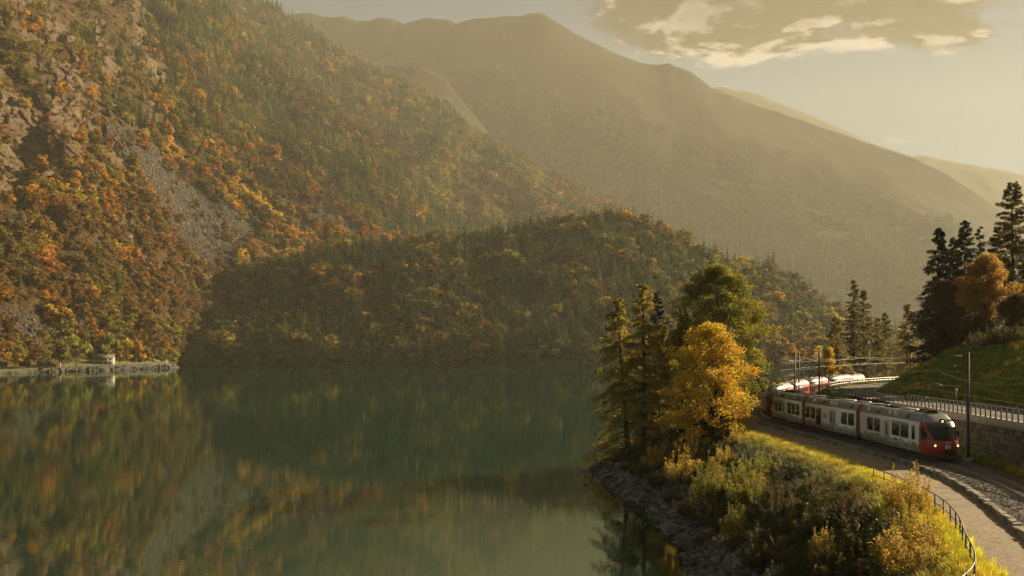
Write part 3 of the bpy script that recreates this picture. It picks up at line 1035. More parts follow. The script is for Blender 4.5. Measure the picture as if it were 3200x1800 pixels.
def hfun(x, y, full=False):
    x = np.asarray(x, dtype=float); y = np.asarray(y, dtype=float)
    shp = x.shape
    x = x.ravel(); y = y.ravel()
    lat, _ = lateral(x, y, TRACK, TT)
    dR, _ = lateral(x, y, ROADL, RT)
    dS, _ = lateral(x, y, SHORE, ST)
    pe = path_edge(y)
    n = fbm(x / 3.1, y / 3.1, 3, 4)
    n2 = fbm(x / 14.0, y / 14.0, 8, 3)
    # lake side
    dP = np.maximum(0, -(lat - pe) - 0.9)
    f = np.clip(dS, 0, None) / (np.clip(dS, 0, None) + dP + 1e-6)
    zl = 6.5 * (1 - (1 - f) ** 1.25) + (0.22 * n + 0.35 * n2) * np.clip(dP / 2, 0, 1) * np.clip(dS / 1.5, 0, 1)
    zl = np.where(dS < 0, np.maximum(0.55 * dS, -6.5), zl)
    # track bed and its right side
    zt = np.where(lat < -2.9, 6.5, np.where(lat < 2.7, 6.52, 6.62))
    rise = np.clip((lat - 2.7) / np.maximum(0.4, (lat - 2.7) - dR - 0.7), 0, 1)
    zs = 6.62 + 3.45 * rise * ss(108, 124, y) + 0.12 * n * (lat > 3.2) + 0.35 * np.clip((lat - 2.7) / 4, 0, 1) * (1 - ss(108, 124, y))
    z = np.where(lat < pe, zl, np.where(lat < 2.7, zt, zs))
    # road level and the grass embankment beyond it
    z = np.where(dR > np.where(y < 110, 0.62, -0.12), 10.05, z)
    dh = np.clip(dR - ROADW - 0.5, 0, None)
    hb = np.where(dh < 13, 0.56 * dh, 0.56 * 13 + 9.5 * (1 - np.exp(-(dh - 13) * 0.56 / 9.5)))
    z = np.where(dh > 0, 10.05 + hb + 0.28 * n * np.clip(dh / 3, 0, 1) + 0.7 * n2 * np.clip(dh / 8, 0, 1), z)
    # knoll the camera stands on
    r = np.sqrt(x * x + y * y)
    z = np.where(dS > 0, np.maximum(z, 13.9 - 0.36 * np.maximum(0, r - 3)), z)
    if full:
        return z.reshape(shp), lat.reshape(shp), dR.reshape(shp), dS.reshape(shp)
    return z.reshape(shp)


def ground_z(x, y):
    return float(hfun(np.array([x]), np.array([y]))[0])


def build_bank():
    xs = np.concatenate([np.arange(-110, 6, 4), np.arange(6, 60, 0.45), np.arange(60, 112, 1.0), np.arange(112, 300, 5)])
    ys = np.concatenate([np.arange(-60, 34, 4), np.arange(34, 150, 0.5), np.arange(150, 265, 1.0), np.arange(265, 420, 6)])
    Xg, Yg = np.meshgrid(xs, ys)
    Z, lat, dR, dS = hfun(Xg, Yg, True)
    soil = ss(5.5, 1.0, dS + 1.6 * fbm(Xg / 2.5, Yg / 2.5, 19, 3)) if False else 1 - ss(1.0, 5.5, dS + 1.6 * fbm(Xg / 2.5, Yg / 2.5, 19, 3))
    dry = np.clip(0.5 + 0.9 * fbm(Xg / 6.0, Yg / 6.0, 29, 4), 0, 1)
    pe = path_edge(Yg)
    grav = (1 - ss(0.0, 1.0, np.abs(lat - (pe - 2.9) / 2) - np.abs(pe + 2.9) / 2 + 0.5 * fbm(Xg, Yg, 7, 3)))
    mk = np.stack([soil, dry, grav], -1).reshape(-1, 3)
    m, t, out = new_mat('bank_grass')
    b = principled(t, out, (0.1, 0.1, 0.03), 0.9, 0, 0.15)
    at = N(t, 'ShaderNodeAttribute', attribute_name='mask')
    sp = N(t, 'ShaderNodeSeparateColor'); lk(t, at.outputs['Color'], sp.inputs[0])
    n1 = tex_noise(t, 2.2, 8, 0.7); n2 = tex_noise(t, 14.0, 4, 0.6)
    g = ramp(t, n1.outputs[0], [(0.3, (0.045, 0.07, 0.012)), (0.55, (0.10, 0.13, 0.02)), (0.75, (0.17, 0.18, 0.03))])
    d = ramp(t, n1.outputs[0], [(0.3, (0.05, 0.055, 0.012)), (0.7, (0.16, 0.13, 0.03))])
    c = mix(t, sp.outputs[1], g, d)
    so = ramp(t, n1.outputs[0], [(0.3, (0.02, 0.017, 0.012)), (0.7, (0.07, 0.058, 0.042))])
    c = mix(t, sp.outputs[0], c, so)
    c = mix(t, sp.outputs[2], c, (0.12, 0.1, 0.07))
    lk(t, c, b.inputs['Base Color'])
    h = N(t, 'ShaderNodeMath', operation='ADD'); lk(t, n1.outputs[0], h.inputs[0]); lk(t, n2.outputs[0], h.inputs[1])
    bump(t, b, h.outputs[0], 0.8, 0.18)
    nr, nc = Xg.shape
    idx = np.arange(nr * nc).reshape(nr, nc)
    F = np.stack([idx[:-1, :-1], idx[:-1, 1:], idx[1:, 1:], idx[1:, :-1]], -1).reshape(-1, 4)
    V = np.stack([Xg, Yg, Z], -1).reshape(-1, 3)
    return tag(obj('lakeside_bank', np_mesh('lakeside_bank', V, F, m, col={'mask': mk}, smooth=True)), kind='structure')


BANK = build_bank()


class MB:
    """collects boxes, bars, prisms and sheets into one mesh"""
    def __init__(s):
        s.V = []; s.Q = []; s.T = []; s.qm = []; s.tm = []

    def add(s, V, Q=(), T=(), mi=0):
        b = len(s.V)
        s.V.extend([tuple(v) for v in V])
        for f in Q:
            s.Q.append([b + i for i in f]); s.qm.append(mi)
        for f in T:
            s.T.append([b + i for i in f]); s.tm.append(mi)

    def box(s, c, d, M=None, mi=0, taper=1.0):
        hx, hy, hz = d[0] / 2, d[1] / 2, d[2] / 2
        V = [Vector((sx * hx * (taper if sz > 0 else 1), sy * hy * (taper if sz > 0 else 1), sz * hz)) for sz in (-1, 1) for sy in (-1, 1) for sx in (-1, 1)]
        if M is not None:
            V = [M @ v for v in V]
        V = [v + Vector(c) for v in V]
        s.add(V, [(0, 2, 3, 1), (4, 5, 7, 6), (0, 1, 5, 4), (2, 6, 7, 3), (0, 4, 6, 2), (1, 3, 7, 5)], mi=mi)

    def bar(s, a, b, r, n=6, mi=0, r2=None):
        v, f = tubes([[(a, r), (b, r if r2 is None else r2)]], n)
        base = len(v)
        v = np.concatenate([v, [a], [b]])
        caps = [(i, base, (i + 1) % n) for i in range(n)] + [(n + i, n + (i + 1) % n, base + 1) for i in range(n)]
        s.add(v, f, caps, mi)

    def line(s, pts, r, n=5, mi=0):
        v, f = tubes([[(p, r) for p in pts]], n)
        s.add(v, f, mi=mi)

    def sheet(s, rows, mi=0):
        k = len(rows[0])
        V = [p for r in rows for p in r]
        Q = [(i * k + j, i * k + j + 1, (i + 1) * k + j + 1, (i + 1) * k + j) for i in range(len(rows) - 1) for j in range(k - 1)]
        s.add(V, Q, mi=mi)

    def prism(s, poly, x0, x1, mi=0):
        """closed (y, z) outline swept along x"""
        n = len(poly)
        V = [(x0, y, z) for y, z in poly] + [(x1, y, z) for y, z in poly]
        cy0 = sum(p[0] for p in poly) / n; cz0 = sum(p[1] for p in poly) / n
        V += [(x0, cy0, cz0), (x1, cy0, cz0)]
        Q = [(i, (i + 1) % n, n + (i + 1) % n, n + i) for i in range(n)]
        T = [((i + 1) % n, i, 2 * n) for i in range(n)] + [(n + i, n + (i + 1) % n, 2 * n + 1) for i in range(n)]
        s.add(V, Q, T, mi)

    def mesh(s, name, mats, smooth=False):
        F = []
        if s.Q: F.append(np.array(s.Q))
        if s.T: F.append(np.array(s.T))
        return np_mesh(name, np.array(s.V), F, mats, matidx=s.qm + s.tm, smooth=smooth)

    def build(s, name, mats, parent=None, smooth=False, bevel=0.0):
        o = obj(name, s.mesh(name, mats, smooth), parent)
        if bevel:
            md = o.modifiers.new('bevel', 'BEVEL'); md.width = bevel; md.segments = 2; md.limit_method = 'ANGLE'
        return o


def at_line(poly, tan, i, off):
    """ground position beside sample i of a line, off to its right"""
    return poly[i, 0] + off * tan[i, 1], poly[i, 1] - off * tan[i, 0]


def near_y(poly, y):
    return int(np.argmin(np.abs(poly[:, 1] - y)))


def ribbon(name, poly, tan, i0, i1, offs, zs, mat, step=1, thick=None):
    mb = MB()
    rows = []
    for i in range(i0, i1, step):
        o_ = offs(i) if callable(offs) else offs
        rows.append([(*at_line(poly, tan, i, o), z) for o, z in zip(o_, zs)])
    mb.sheet(rows)
    return mb.build(name, mat)


def gravel_mat(name, dark, light, scale, bmp=0.05, patches=None):
    m, t, out = new_mat(name)
    b = principled(t, out, light, 0.95, 0, 0.15)
    n1 = tex_noise(t, scale, 4, 0.7); n2 = tex_noise(t, 0.35, 6, 0.6)
    v = N(t, 'ShaderNodeTexVoronoi'); v.inputs['Scale'].default_value = scale * 0.8
    tc = N(t, 'ShaderNodeTexCoord'); lk(t, tc.outputs['Object'], v.inputs['Vector'])
    c = ramp(t, n1.outputs[0], [(0.3, dark), (0.7, light)])
    bw = N(t, 'ShaderNodeRGBToBW'); lk(t, v.outputs['Color'], bw.inputs[0])
    c = mix(t, 0.3, c, bw.outputs[0], 'SOFT_LIGHT')
    c = mix(t, 1.0, c, ramp(t, n2.outputs[0], [(0.35, (0.78, 0.78, 0.78)), (0.65, (1.12, 1.1, 1.08))]), 'MULTIPLY')
    if patches:
        f = ramp(t, n2.outputs[0], [(0.56, (0, 0, 0)), (0.68, (0.8, 0.8, 0.8))])
        c = mix(t, f, c, patches)
    lk(t, c, b.inputs['Base Color'])
    bump(t, b, n1.outputs[0], 0.7, bmp)
    return m


M_PATH = gravel_mat('sandy_gravel', (0.20, 0.155, 0.105), (0.33, 0.265, 0.185), 7.0, 0.03, (0.13, 0.115, 0.06))
M_BALLAST = gravel_mat('ballast_stone', (0.05, 0.045, 0.04), (0.2, 0.175, 0.145), 9.0, 0.08)
M_ASPHALT = gravel_mat('asphalt', (0.09, 0.082, 0.07), (0.14, 0.128, 0.108), 5.0, 0.01)
M_CONC = simple('concrete', (0.36, 0.32, 0.26), 0.85, var=0.18, scale=1.2, bmp=0.15)
M_STEEL = simple('galvanised_steel', (0.2, 0.19, 0.175), 0.5, 0.5, var=0.2, scale=4)
M_DARKSTEEL = simple('dark_steel', (0.06, 0.057, 0.05), 0.55, 0.3, var=0.25, scale=4)
M_RAIL = simple('rail_steel', (0.24, 0.2, 0.165), 0.3, 0.8, var=0.2, scale=8)
M_WOOD = simple('sleeper_wood', (0.15, 0.12, 0.09), 0.85, var=0.35, scale=6, bmp=0.3)
M_MARK = simple('road_paint', (0.62, 0.58, 0.5), 0.7, var=0.15, scale=5)
M_RUST = simple('brown_fence_steel', (0.075, 0.045, 0.03), 0.55, 0.2, var=0.3, scale=7)
M_KERBSTONE = [simple('kerb_stone_%s' % k, c, 0.9, var=0.3, scale=3.5, bmp=0.4) for k, c in (('grey', (0.2, 0.17, 0.13)), ('tan', (0.26, 0.21, 0.15)), ('dark', (0.14, 0.12, 0.09)))]
M_BLOCK = [simple('wall_block_%s' % k, c, 0.92, var=0.35, scale=2.5, bmp=0.5) for k, c in (('grey', (0.15, 0.13, 0.10)), ('brown', (0.18, 0.145, 0.105)), ('dark', (0.10, 0.088, 0.07)))]

i_a, i_b = near_y(TRACK, 36), near_y(TRACK, 152)
tag(ribbon('footpath', TRACK, TT, near_y(TRACK, 20), near_y(TRACK, 150), lambda i: np.linspace(-2.95, float(path_edge(TRACK[i, 1])), 6), [6.56, 6.58, 6.60, 6.60, 6.58, 6.55], M_PATH), kind='structure')
tag(ribbon('ballast_bed', TRACK, TT, near_y(TRACK, 20), len(TRACK) - 20, [-2.72, -2.3, -1.6, 1.6, 2.3, 3.1], [6.60, 6.74, 6.82, 6.82, 6.74, 6.50], M_BALLAST), kind='structure')
road = tag(ribbon('road', ROADL, RT, near_y(ROADL, 20), len(ROADL) - 10, [0.05, 2, 4, ROADW + 0.4], [10.16, 10.19, 10.19, 10.16], M_ASPHALT), kind='structure')
for off in (0.35, ROADW - 0.1):
    ln = ribbon('edge_line', ROADL, RT, near_y(ROADL, 50), len(ROADL) - 20, [off - 0.07, off + 0.07], [10.186 if off > 3 else 10.178] * 2, M_MARK)
    ln.parent = road
for k in range(near_y(ROADL, 60), len(ROADL) - 60, 18):
    ln = ribbon('centre_dash', ROADL, RT, k, k + 8, [2.95, 3.07], [10.196, 10.196], M_MARK); ln.parent = road

# rails and sleepers
trk = empty('railway_track', (*TRACK[near_y(TRACK, 70)], 6.82), 0, 'metre gauge railway track on grey ballast curving along the lake', 'railway track')


def relative(o, par):
    o.parent = par
    o.matrix_parent_inverse = Matrix.Translation(-Vector(par.location)) if par.rotation_euler.z == 0 else par.matrix_basis.inverted()
    return o


for off in (-0.53, 0.53):
    mb = MB()
    rows = []
    for i in range(near_y(TRACK, 24), len(TRACK) - 20, 2):
        rows.append([(*at_line(TRACK, TT, i, off + a), z) for a, z in ((-0.065, 6.86), (-0.02, 6.88), (-0.034, 6.965), (-0.034, 7.0), (0.034, 7.0), (0.034, 6.965), (0.02, 6.88), (0.065, 6.86))])
    mb.sheet(rows)
    relative(mb.build('rail', M_RAIL), trk)
mb = MB(); mb.box((0, 0, 0), (1.9, 0.23, 0.16))
sl_me = mb.mesh('sleeper', M_WOOD)
s_at = np.arange(TS[near_y(TRACK, 44)], TS[near_y(TRACK, 84)], 0.62)
for k, s in enumerate(s_at):
    i = int(s / 0.5)
    o = bpy.data.objects.new('sleeper', sl_me)
    x, y = at_line(TRACK, TT, i, 0); f = (s / 0.5 - i) * 0.5
    o.location = (x + TT[i, 0] * f, y + TT[i, 1] * f, 6.79 + random.uniform(-0.008, 0.008))
    o.rotation_euler = (0, 0, math.atan2(-TT[i, 0], TT[i, 1]) + random.uniform(-0.02, 0.02))
    COL.objects.link(o); relative(o, trk)


# --- stone pieces with uneven edges
def stone_mesh(name, d, seed, mat, jit=0.06, rnd=0.85):
    r = np.random.default_rng(seed)
    bm = bmesh.new()
    bmesh.ops.create_cube(bm, size=1.0)
    bmesh.ops.bevel(bm, geom=bm.edges[:], offset=0.12, segments=1, affect='EDGES')
    for v in bm.verts:
        v.co.x *= d[0]; v.co.y *= d[1]; v.co.z *= d[2]
        v.co += Vector(r.normal(0, jit, 3)) * min(d)
    me = bpy.data.meshes.new(name)
    bm.to_mesh(me); bm.free()
    me.materials.append(mat)
    return me


KERB = [stone_mesh('kerb_stone', (0.42, 0.86, 0.46), 40 + k, M_KERBSTONE[k % 3]) for k in range(6)]
kerb = empty('kerb_wall', (*at_line(TRACK, TT, near_y(TRACK, 70), -2.9), 6.5), 0, 'low kerb of rough stone blocks between the footpath and the railway', 'kerb')
s = TS[near_y(TRACK, 42)]
while s < TS[near_y(TRACK, 146)]:
    i = int(s / 0.5); f = s - i * 0.5
    x, y = at_line(TRACK, TT, i, -2.86 + random.uniform(-0.04, 0.04))
    o = bpy.data.objects.new('kerb_stone', random.choice(KERB))
    ln = random.uniform(0.75, 1.15)
    o.location = (x + TT[i, 0] * f, y + TT[i, 1] * f, 6.70 + random.uniform(-0.035, 0.03))
    o.rotation_euler = (random.uniform(-.03, .03), random.uniform(-.03, .03), math.atan2(-TT[i, 0], TT[i, 1]) + random.uniform(-0.05, 0.05))
    o.scale = (random.uniform(0.85, 1.15), ln, random.uniform(0.85, 1.1))
    COL.objects.link(o); relative(o, kerb)
    s += 0.88 * ln + 0.02

# --- retaining wall below the road
wall = empty('retaining_wall', (*at_line(ROADL, RT, near_y(ROADL, 80), 0.0), 6.7), 0, 'stone block retaining wall with pale concrete coping below the road', 'wall')
mb = MB()
rows = []
for i in range(near_y(ROADL, 30), near_y(ROADL, 122)):
    rows.append([(*at_line(ROADL, RT, i, -0.16), 6.2), (*at_line(ROADL, RT, i, -0.02), 9.62), (*at_line(ROADL, RT, i, 0.5), 9.62)])
mb.sheet(rows)
relative(mb.build('wall_core', simple('mortar', (0.075, 0.066, 0.053), 0.95, var=0.3, scale=4, bmp=0.3)), wall)
BLK = [stone_mesh('wall_block', (0.16, 0.84, 0.44), 60 + k, M_BLOCK[k % 3], 0.09) for k in range(8)]
nblk = 0
for c in range(7):
    s = 0.5 * near_y(ROADL, 70) + (c % 2) * 0.4
    while s < 0.5 * near_y(ROADL, 91):
        i = int(s / 0.5); f = s - i * 0.5
        w = random.uniform(0.65, 1.25)
        x, y = at_line(ROADL, RT, i, -0.19 + 0.018 * c)
        o = bpy.data.objects.new('wall_block', random.choice(BLK))
        o.location = (x + RT[i, 0] * f, y + RT[i, 1] * f, 6.62 + c * 0.455)
        o.rotation_euler = (0, 0, math.atan2(-RT[i, 0], RT[i, 1]))
        o.scale = (random.uniform(0.8, 1.3), w, random.uniform(0.93, 1.0))
        COL.objects.link(o); relative(o, wall); nblk += 1
        s += 0.84 * w + 0.03
mb = MB()
rows = []
for i in range(near_y(ROADL, 30), near_y(ROADL, 108)):
    rows.append([(*at_line(ROADL, RT, i, a), z) for a, z in ((-0.1, 9.60), (-0.45, 9.62), (-0.45, 10.27), (0.12, 10.27), (0.12, 10.15))])
mb.sheet(rows)
relative(mb.build('coping', M_CONC), wall)


# --- railings: posts are parts
def railing(name, poly, tan, i0, i1, off, z0, h, step, rails, post, label, cat, mpost, mrail, zfun=None):
    c = (i0 + i1) // 2
    e = empty(name, (*at_line(poly, tan, c, off), z0), 0, label, cat)
    pm = MB()
    if post[2] == 'tube':
        pm.bar((0, 0, -0.15), (0, 0, h), post[0], 8)
    else:
        pm.box((0, 0, h / 2 - 0.08), (post[0], post[1], h + 0.16)); pm.box((0, 0, 0.015), (post[0] * 2.2, post[1] * 2.2, 0.03))
    pme = pm.mesh('post', mpost)
    s = i0 * 0.5
    while s <= i1 * 0.5:
        i = int(s / 0.5); f = s - i * 0.5
        x, y = at_line(poly, tan, i, off)
        x += tan[i, 0] * f; y += tan[i, 1] * f
        o = bpy.data.objects.new('post', pme)
        o.location = (x, y, z0 if zfun is None else zfun(x, y))
        o.rotation_euler = (random.uniform(-.012, .012), random.uniform(-.012, .012), math.atan2(-tan[i, 0], tan[i, 1]))
        COL.objects.link(o); relative(o, e)
        s += step
    for (nm, zz, prof) in rails:
        mb = MB(); rows = []
        for i in range(i0, i1 + 1):
            rows.append([(*at_line(poly, tan, i, off + a), z0 + zz + b) for a, b in prof])
        mb.sheet(rows)
        relative(mb.build(nm, mrail), e)
    return e


def circ(r, n=7):
    return [(r * math.cos(2 * math.pi * k / n), r * math.sin(2 * math.pi * k / n)) for k in range(n + 1)]


railing('bridge_railing', ROADL, RT, near_y(ROADL, 56), near_y(ROADL, 103), -0.2, 10.27, 0.92, 1.0,
        [('handrail', 0.95, [(-0.07, 0), (-0.07, 0.06), (0.07, 0.06), (0.07, 0), (-0.07, 0)])], (0.07, 0.12, 'box'),
        'grey steel railing with flat top rail on the concrete road edge', 'railing', M_DARKSTEEL, M_STEEL)
WB = [(-0.05, 0.0), (-0.05, 0.06), (0.0, 0.1), (-0.05, 0.15), (-0.05, 0.21), (-0.03, 0.21), (0.02, 0.1), (-0.03, 0.0), (-0.05, 0.0)]
railing('road_guardrail', ROADL, RT, near_y(ROADL, 104), near_y(ROADL, 204), -0.3, 10.1, 0.95, 1.35,
        [('beam', 0.42, WB), ('handrail', 0.92, circ(0.055))], (0.08, 0.08, 'box'),
        'steel guardrail following the road round its bend above the train', 'guardrail', M_DARKSTEEL, M_STEEL)
lw = empty('low_stone_wall', (*at_line(ROADL, RT, near_y(ROADL, 85), ROADW + 0.5), 10.1), 0, 'low rubble stone edging along the far side of the road', 'wall')
s = 0.5 * near_y(ROADL, 66)
while s < 0.5 * near_y(ROADL, 104):
    i = int(s / 0.5)
    x, y = at_line(ROADL, RT, i, ROADW + 0.55 + random.uniform(-.06, .06))
    o = bpy.data.objects.new('edging_stone', random.choice(KERB))
    ln = random.uniform(0.5, 0.9)
    o.location = (x, y, 10.28 + random.uniform(-.04, .05)); o.rotation_euler = (random.uniform(-.1, .1), random.uniform(-.1, .1), math.atan2(-RT[i, 0], RT[i, 1]))
    o.scale = (0.8, ln, random.uniform(0.9, 1.3))
    COL.objects.link(o); relative(o, lw)
    s += 0.9 * ln

FENCE = dense([(13.2, 32.6), (16.6, 36.8), (18.8, 40.4), (21.0, 46.2), (22.8, 51.0), (24.4, 57.0), (25.4, 65), (25.7, 72.6)], 0.5, 1)
FT = tangents(FENCE)
railing('path_fence', FENCE, FT, 0, len(FENCE) - 1, 0.0, 6.52, 1.06, 2.15,
        [('top_rail', 1.03, circ(0.034)), ('middle_rail', 0.55, circ(0.026))], (0.042, 0.042, 'tube'),
        'brown tube steel fence along the lake edge of the footpath', 'fence', M_RUST, M_RUST)
# ------------------------------------------------------------------ the train
def livery_mat():
    """white paint with a printed band of grey mountains along the lower side"""
    m, t, out = new_mat('white_train_paint')
    b = principled(t, out, (0.8, 0.78, 0.73), 0.35, 0, 0.5)
    tc = N(t, 'ShaderNodeTexCoord')
    sp = N(t, 'ShaderNodeSeparateXYZ'); lk(t, tc.outputs['Object'], sp.inputs[0])
    base = (0.90, 0.88, 0.83)
    col = None
    for k, (scale, amp, off, c) in enumerate(((0.75, 1.7, 0.28, (0.46, 0.41, 0.34)), (1.1, 1.5, 0.06, (0.24, 0.235, 0.22)), (1.7, 1.3, -0.08, (0.42, 0.40, 0.36)), (2.3, 1.1, -0.12, (0.12, 0.125, 0.13)))):
        cb = N(t, 'ShaderNodeCombineXYZ'); lk(t, sp.outputs[0], cb.inputs[0]); cb.inputs[1].default_value = 3.7 * k
        n = tex_noise(t, scale, 3, 0.55, vec=cb.outputs[0])
        h = N(t, 'ShaderNodeMath', operation='MULTIPLY_ADD'); lk(t, n.outputs[0], h.inputs[0]); h.inputs[1].default_value = amp; h.inputs[2].default_value = off
        lt = N(t, 'ShaderNodeMath', operation='LESS_THAN'); lk(t, sp.outputs[2], lt.inputs[0]); lk(t, h.outputs[0], lt.inputs[1])
        col = mix(t, lt.outputs[0], base if col is None else col, c)
    d = tex_noise(t, 1.2, 6, 0.7)
    col = mix(t, 1.0, col, ramp(t, d.outputs[0], [(0.25, (0.86, 0.84, 0.80)), (0.6, (1, 1, 1))]), 'MULTIPLY')
    lk(t, col, b.inputs['Base Color'])
    return m


def glass_mat(name, tintc=(0.012, 0.012, 0.011), rough=0.04):
    m, t, out = new_mat(name)
    b = principled(t, out, tintc, rough, 0, 0.5)
    n = tex_noise(t, 0.6, 3, 0.5)
    bump(t, b, n.outputs[0], 0.1, 0.03)
    return m


def lamp_mat(name, color, strength):
    m, t, out = new_mat(name)
    e = N(t, 'ShaderNodeEmission')
    e.inputs[0].default_value = (*color, 1); e.inputs[1].default_value = strength
    lk(t, e.outputs[0], out.inputs[0])
    return m


M_WHITE = livery_mat()
M_GLASS = glass_mat('train_glass')
M_WSHIELD = glass_mat('windscreen_glass', (0.006, 0.008, 0.008), 0.05)
M_TRED = simple('red_train_paint', (0.36, 0.022, 0.018), 0.32, var=0.1, scale=1.5)
M_DRED = simple('dark_red_gangway', (0.20, 0.016, 0.014), 0.5, var=0.15)
M_CRED = simple('red_coach_paint', (0.40, 0.045, 0.03), 0.35, var=0.12, scale=1.5)
M_ROOFG = simple('grey_roof_panel', (0.24, 0.245, 0.24), 0.38, 0.35, var=0.15, scale=1.5)
M_ROOFL = simple('pale_roof_panel', (0.5, 0.49, 0.46), 0.4, 0.2, var=0.1)
M_CROOF = simple('coach_roof_metal', (0.34, 0.31, 0.28), 0.42, 0.4, var=0.18, scale=1.2)
M_SLATE = simple('slate_band', (0.045, 0.055, 0.06), 0.35, var=0.1)
M_UNDER = simple('underframe_black', (0.012, 0.011, 0.010), 0.8, var=0.3)
M_FRAME = simple('window_frame_black', (0.02, 0.02, 0.02), 0.5)
M_YEL = simple('first_class_yellow', (0.62, 0.36, 0.03), 0.5)
M_LRED = simple('lettering_red', (0.5, 0.04, 0.03), 0.5)
M_LWHITE = simple('lettering_white', (0.75, 0.72, 0.66), 0.5)
M_LGREY = simple('lettering_grey', (0.3, 0.3, 0.29), 0.6)
M_HEAD = lamp_mat('headlamp_glow', (1.0, 0.58, 0.24), 1.1)
M_TANK = simple('tank_paint', (0.40, 0.27, 0.17), 0.35, 0.35, var=0.2, scale=1.0)


def track_pt(s):
    i = min(int(s / 0.5), len(TRACK) - 2); f = s / 0.5 - i
    return TRACK[i] * (1 - f) + TRACK[i + 1] * f


def car_root(name, s0, s1, label, cat, group):
    """an Empty on the rails between two positions along the line; local +x points to the front of the train"""
    a, b = track_pt(s0), track_pt(s1)
    c = (a + b) / 2
    rz = math.atan2(a[1] - b[1], a[0] - b[0])
    return empty(name, (c[0], c[1], 7.0), rz, label, cat, group), float(np.linalg.norm(a - b))


def text_mesh(name, body, size, mat, ext=0.004):
    cu = bpy.data.curves.new(name, 'FONT')
    cu.body = body; cu.size = size; cu.extrude = ext; cu.align_x = 'CENTER'; cu.align_y = 'CENTER'
    to = bpy.data.objects.new(name, cu)
    COL.objects.link(to)
    bpy.context.view_layer.update()
    me = bpy.data.meshes.new_from_object(to.evaluated_get(bpy.context.evaluated_depsgraph_get()))
    bpy.data.objects.remove(to); bpy.data.curves.remove(cu)
    me.materials.clear(); me.materials.append(mat)
    return me


def put(name, me, parent, loc, rot=(0, 0, 0), scale=(1, 1, 1)):
    o = obj(name, me, parent)
    o.location = loc; o.rotation_euler = rot; o.scale = scale
    return o


def rounded_panel(w, h, t, r=0.08, n=3):
    """a flat plate w x h with rounded corners, thickness t, facing -y"""
    pts = []
    for cx, cz, a0 in ((w / 2 - r, h / 2 - r, 0), (-w / 2 + r, h / 2 - r, 90), (-w / 2 + r, -h / 2 + r, 180), (w / 2 - r, -h / 2 + r, 270)):
        for k in range(n + 1):
            a = math.radians(a0 + 90 * k / n)
            pts.append((cx + r * math.cos(a), cz + r * math.sin(a)))
    m = len(pts)
    V = [(x, 0, z) for x, z in pts] + [(x, -t, z) for x, z in pts] + [(0, -t, 0)]
    Q = [(i, (i + 1) % m, m + (i + 1) % m, m + i) for i in range(m)]
    T = [(m + i, m + (i + 1) % m, 2 * m) for i in range(m)]
    return V, Q, T


_pan = {}


def window(parent, x, w, z0, z1, side, frame=True, glass=None, name='window', y=1.325):
    """dark framed pane, slightly proud of the car side; side -1 faces the lake"""
    key = (round(w, 2), round(z1 - z0, 2))
    if key not in _pan:
        mf = MB(); mf.add(*rounded_panel(w, z1 - z0, 0.014, 0.1))
        mg = MB(); mg.add(*rounded_panel(w - 0.1, z1 - z0 - 0.1, 0.008, 0.08))
        _pan[key] = (mf.mesh('window', M_FRAME), mg.mesh('pane', glass or M_GLASS))
    f = put(name, _pan[key][0], parent, (x, side * y, (z0 + z1) / 2), (0, 0, 0 if side < 0 else math.pi))
    put('pane', _pan[key][1], f, (0, -0.0145, 0))
    return f


SIDE = [(1.20, 0.36), (1.29, 0.55), (1.325, 0.9), (1.325, 2.62), (1.29, 2.95)]


def outline(half):
    return [(-y, z) for y, z in half] + [(y, z) for y, z in reversed(half)]


def bogie_mesh():
    mb = MB()
    for x in (-0.9, 0.9):
        for y in (-0.55, 0.55):
            mb.bar((x, y - 0.06, 0.38), (x, y + 0.06, 0.38), 0.38, 14)
        mb.bar((x, -0.9, 0.38), (x, 0.9, 0.38), 0.09, 8)
    for y in (-0.95, 0.95):
        mb.box((0, y, 0.42), (2.7, 0.14, 0.22)); mb.box((0, y, 0.28), (0.9, 0.16, 0.2))
    mb.box((0, 0, 0.5), (0.7, 1.8, 0.2))
    return mb.mesh('bogie', M_UNDER)


BOGIE = bogie_mesh()


def roof_kit(root, x0, x1, seed):
    r = random.Random(seed)
    mb = MB()
    mb.prism(outline([(1.30, 2.955), (1.30, 2.99), (1.0, 3.56), (0.8, 3.68)]), x0, x1)
    rf = mb.build('roof', M_ROOFG, root, bevel=0.02)
    # hatches and pale panels on the sloping roof edge, boxes on top
    for sgn in (-1, 1):
        a = math.atan2(0.57, 0.30)
        for k in range(5):
            x = x0 + 1.2 + (x1 - x0 - 2.2) * (k + r.uniform(0.1, 0.8)) / 5
            mb = MB()
            mb.box((0, 0, 0), (r.uniform(0.6, 1.1), 0.42, 0.04))
            o = mb.build('roof_hatch', [M_ROOFL, M_SLATE, M_ROOFL][k % 3], rf)
            o.location = (x, sgn * 1.155, 3.285); o.rotation_euler = (sgn * -a, 0, 0)
    for k in range(4):
        mb = MB()
        w = r.uniform(1.4, 2.6)
        mb.box((x0 + 1.8 + (x1 - x0 - 3.4) * k / 3, r.uniform(-0.1, 0.1), 3.74), (w, 1.15, 0.13), taper=0.9)
        mb.build('roof_unit', [M_ROOFG, M_UNDER, M_ROOFL][k % 3], rf)
    for sgn in (-0.35, 0.3):
        mb = MB(); mb.line([(x0 + 0.4, sgn, 3.76), (x0 + 0.4 + (x1 - x0) * 0.3, sgn, 3.84), (x1 - 0.6, sgn * 1.2, 3.80)], 0.03)
        mb.build('roof_cable', M_UNDER, rf)
    return rf


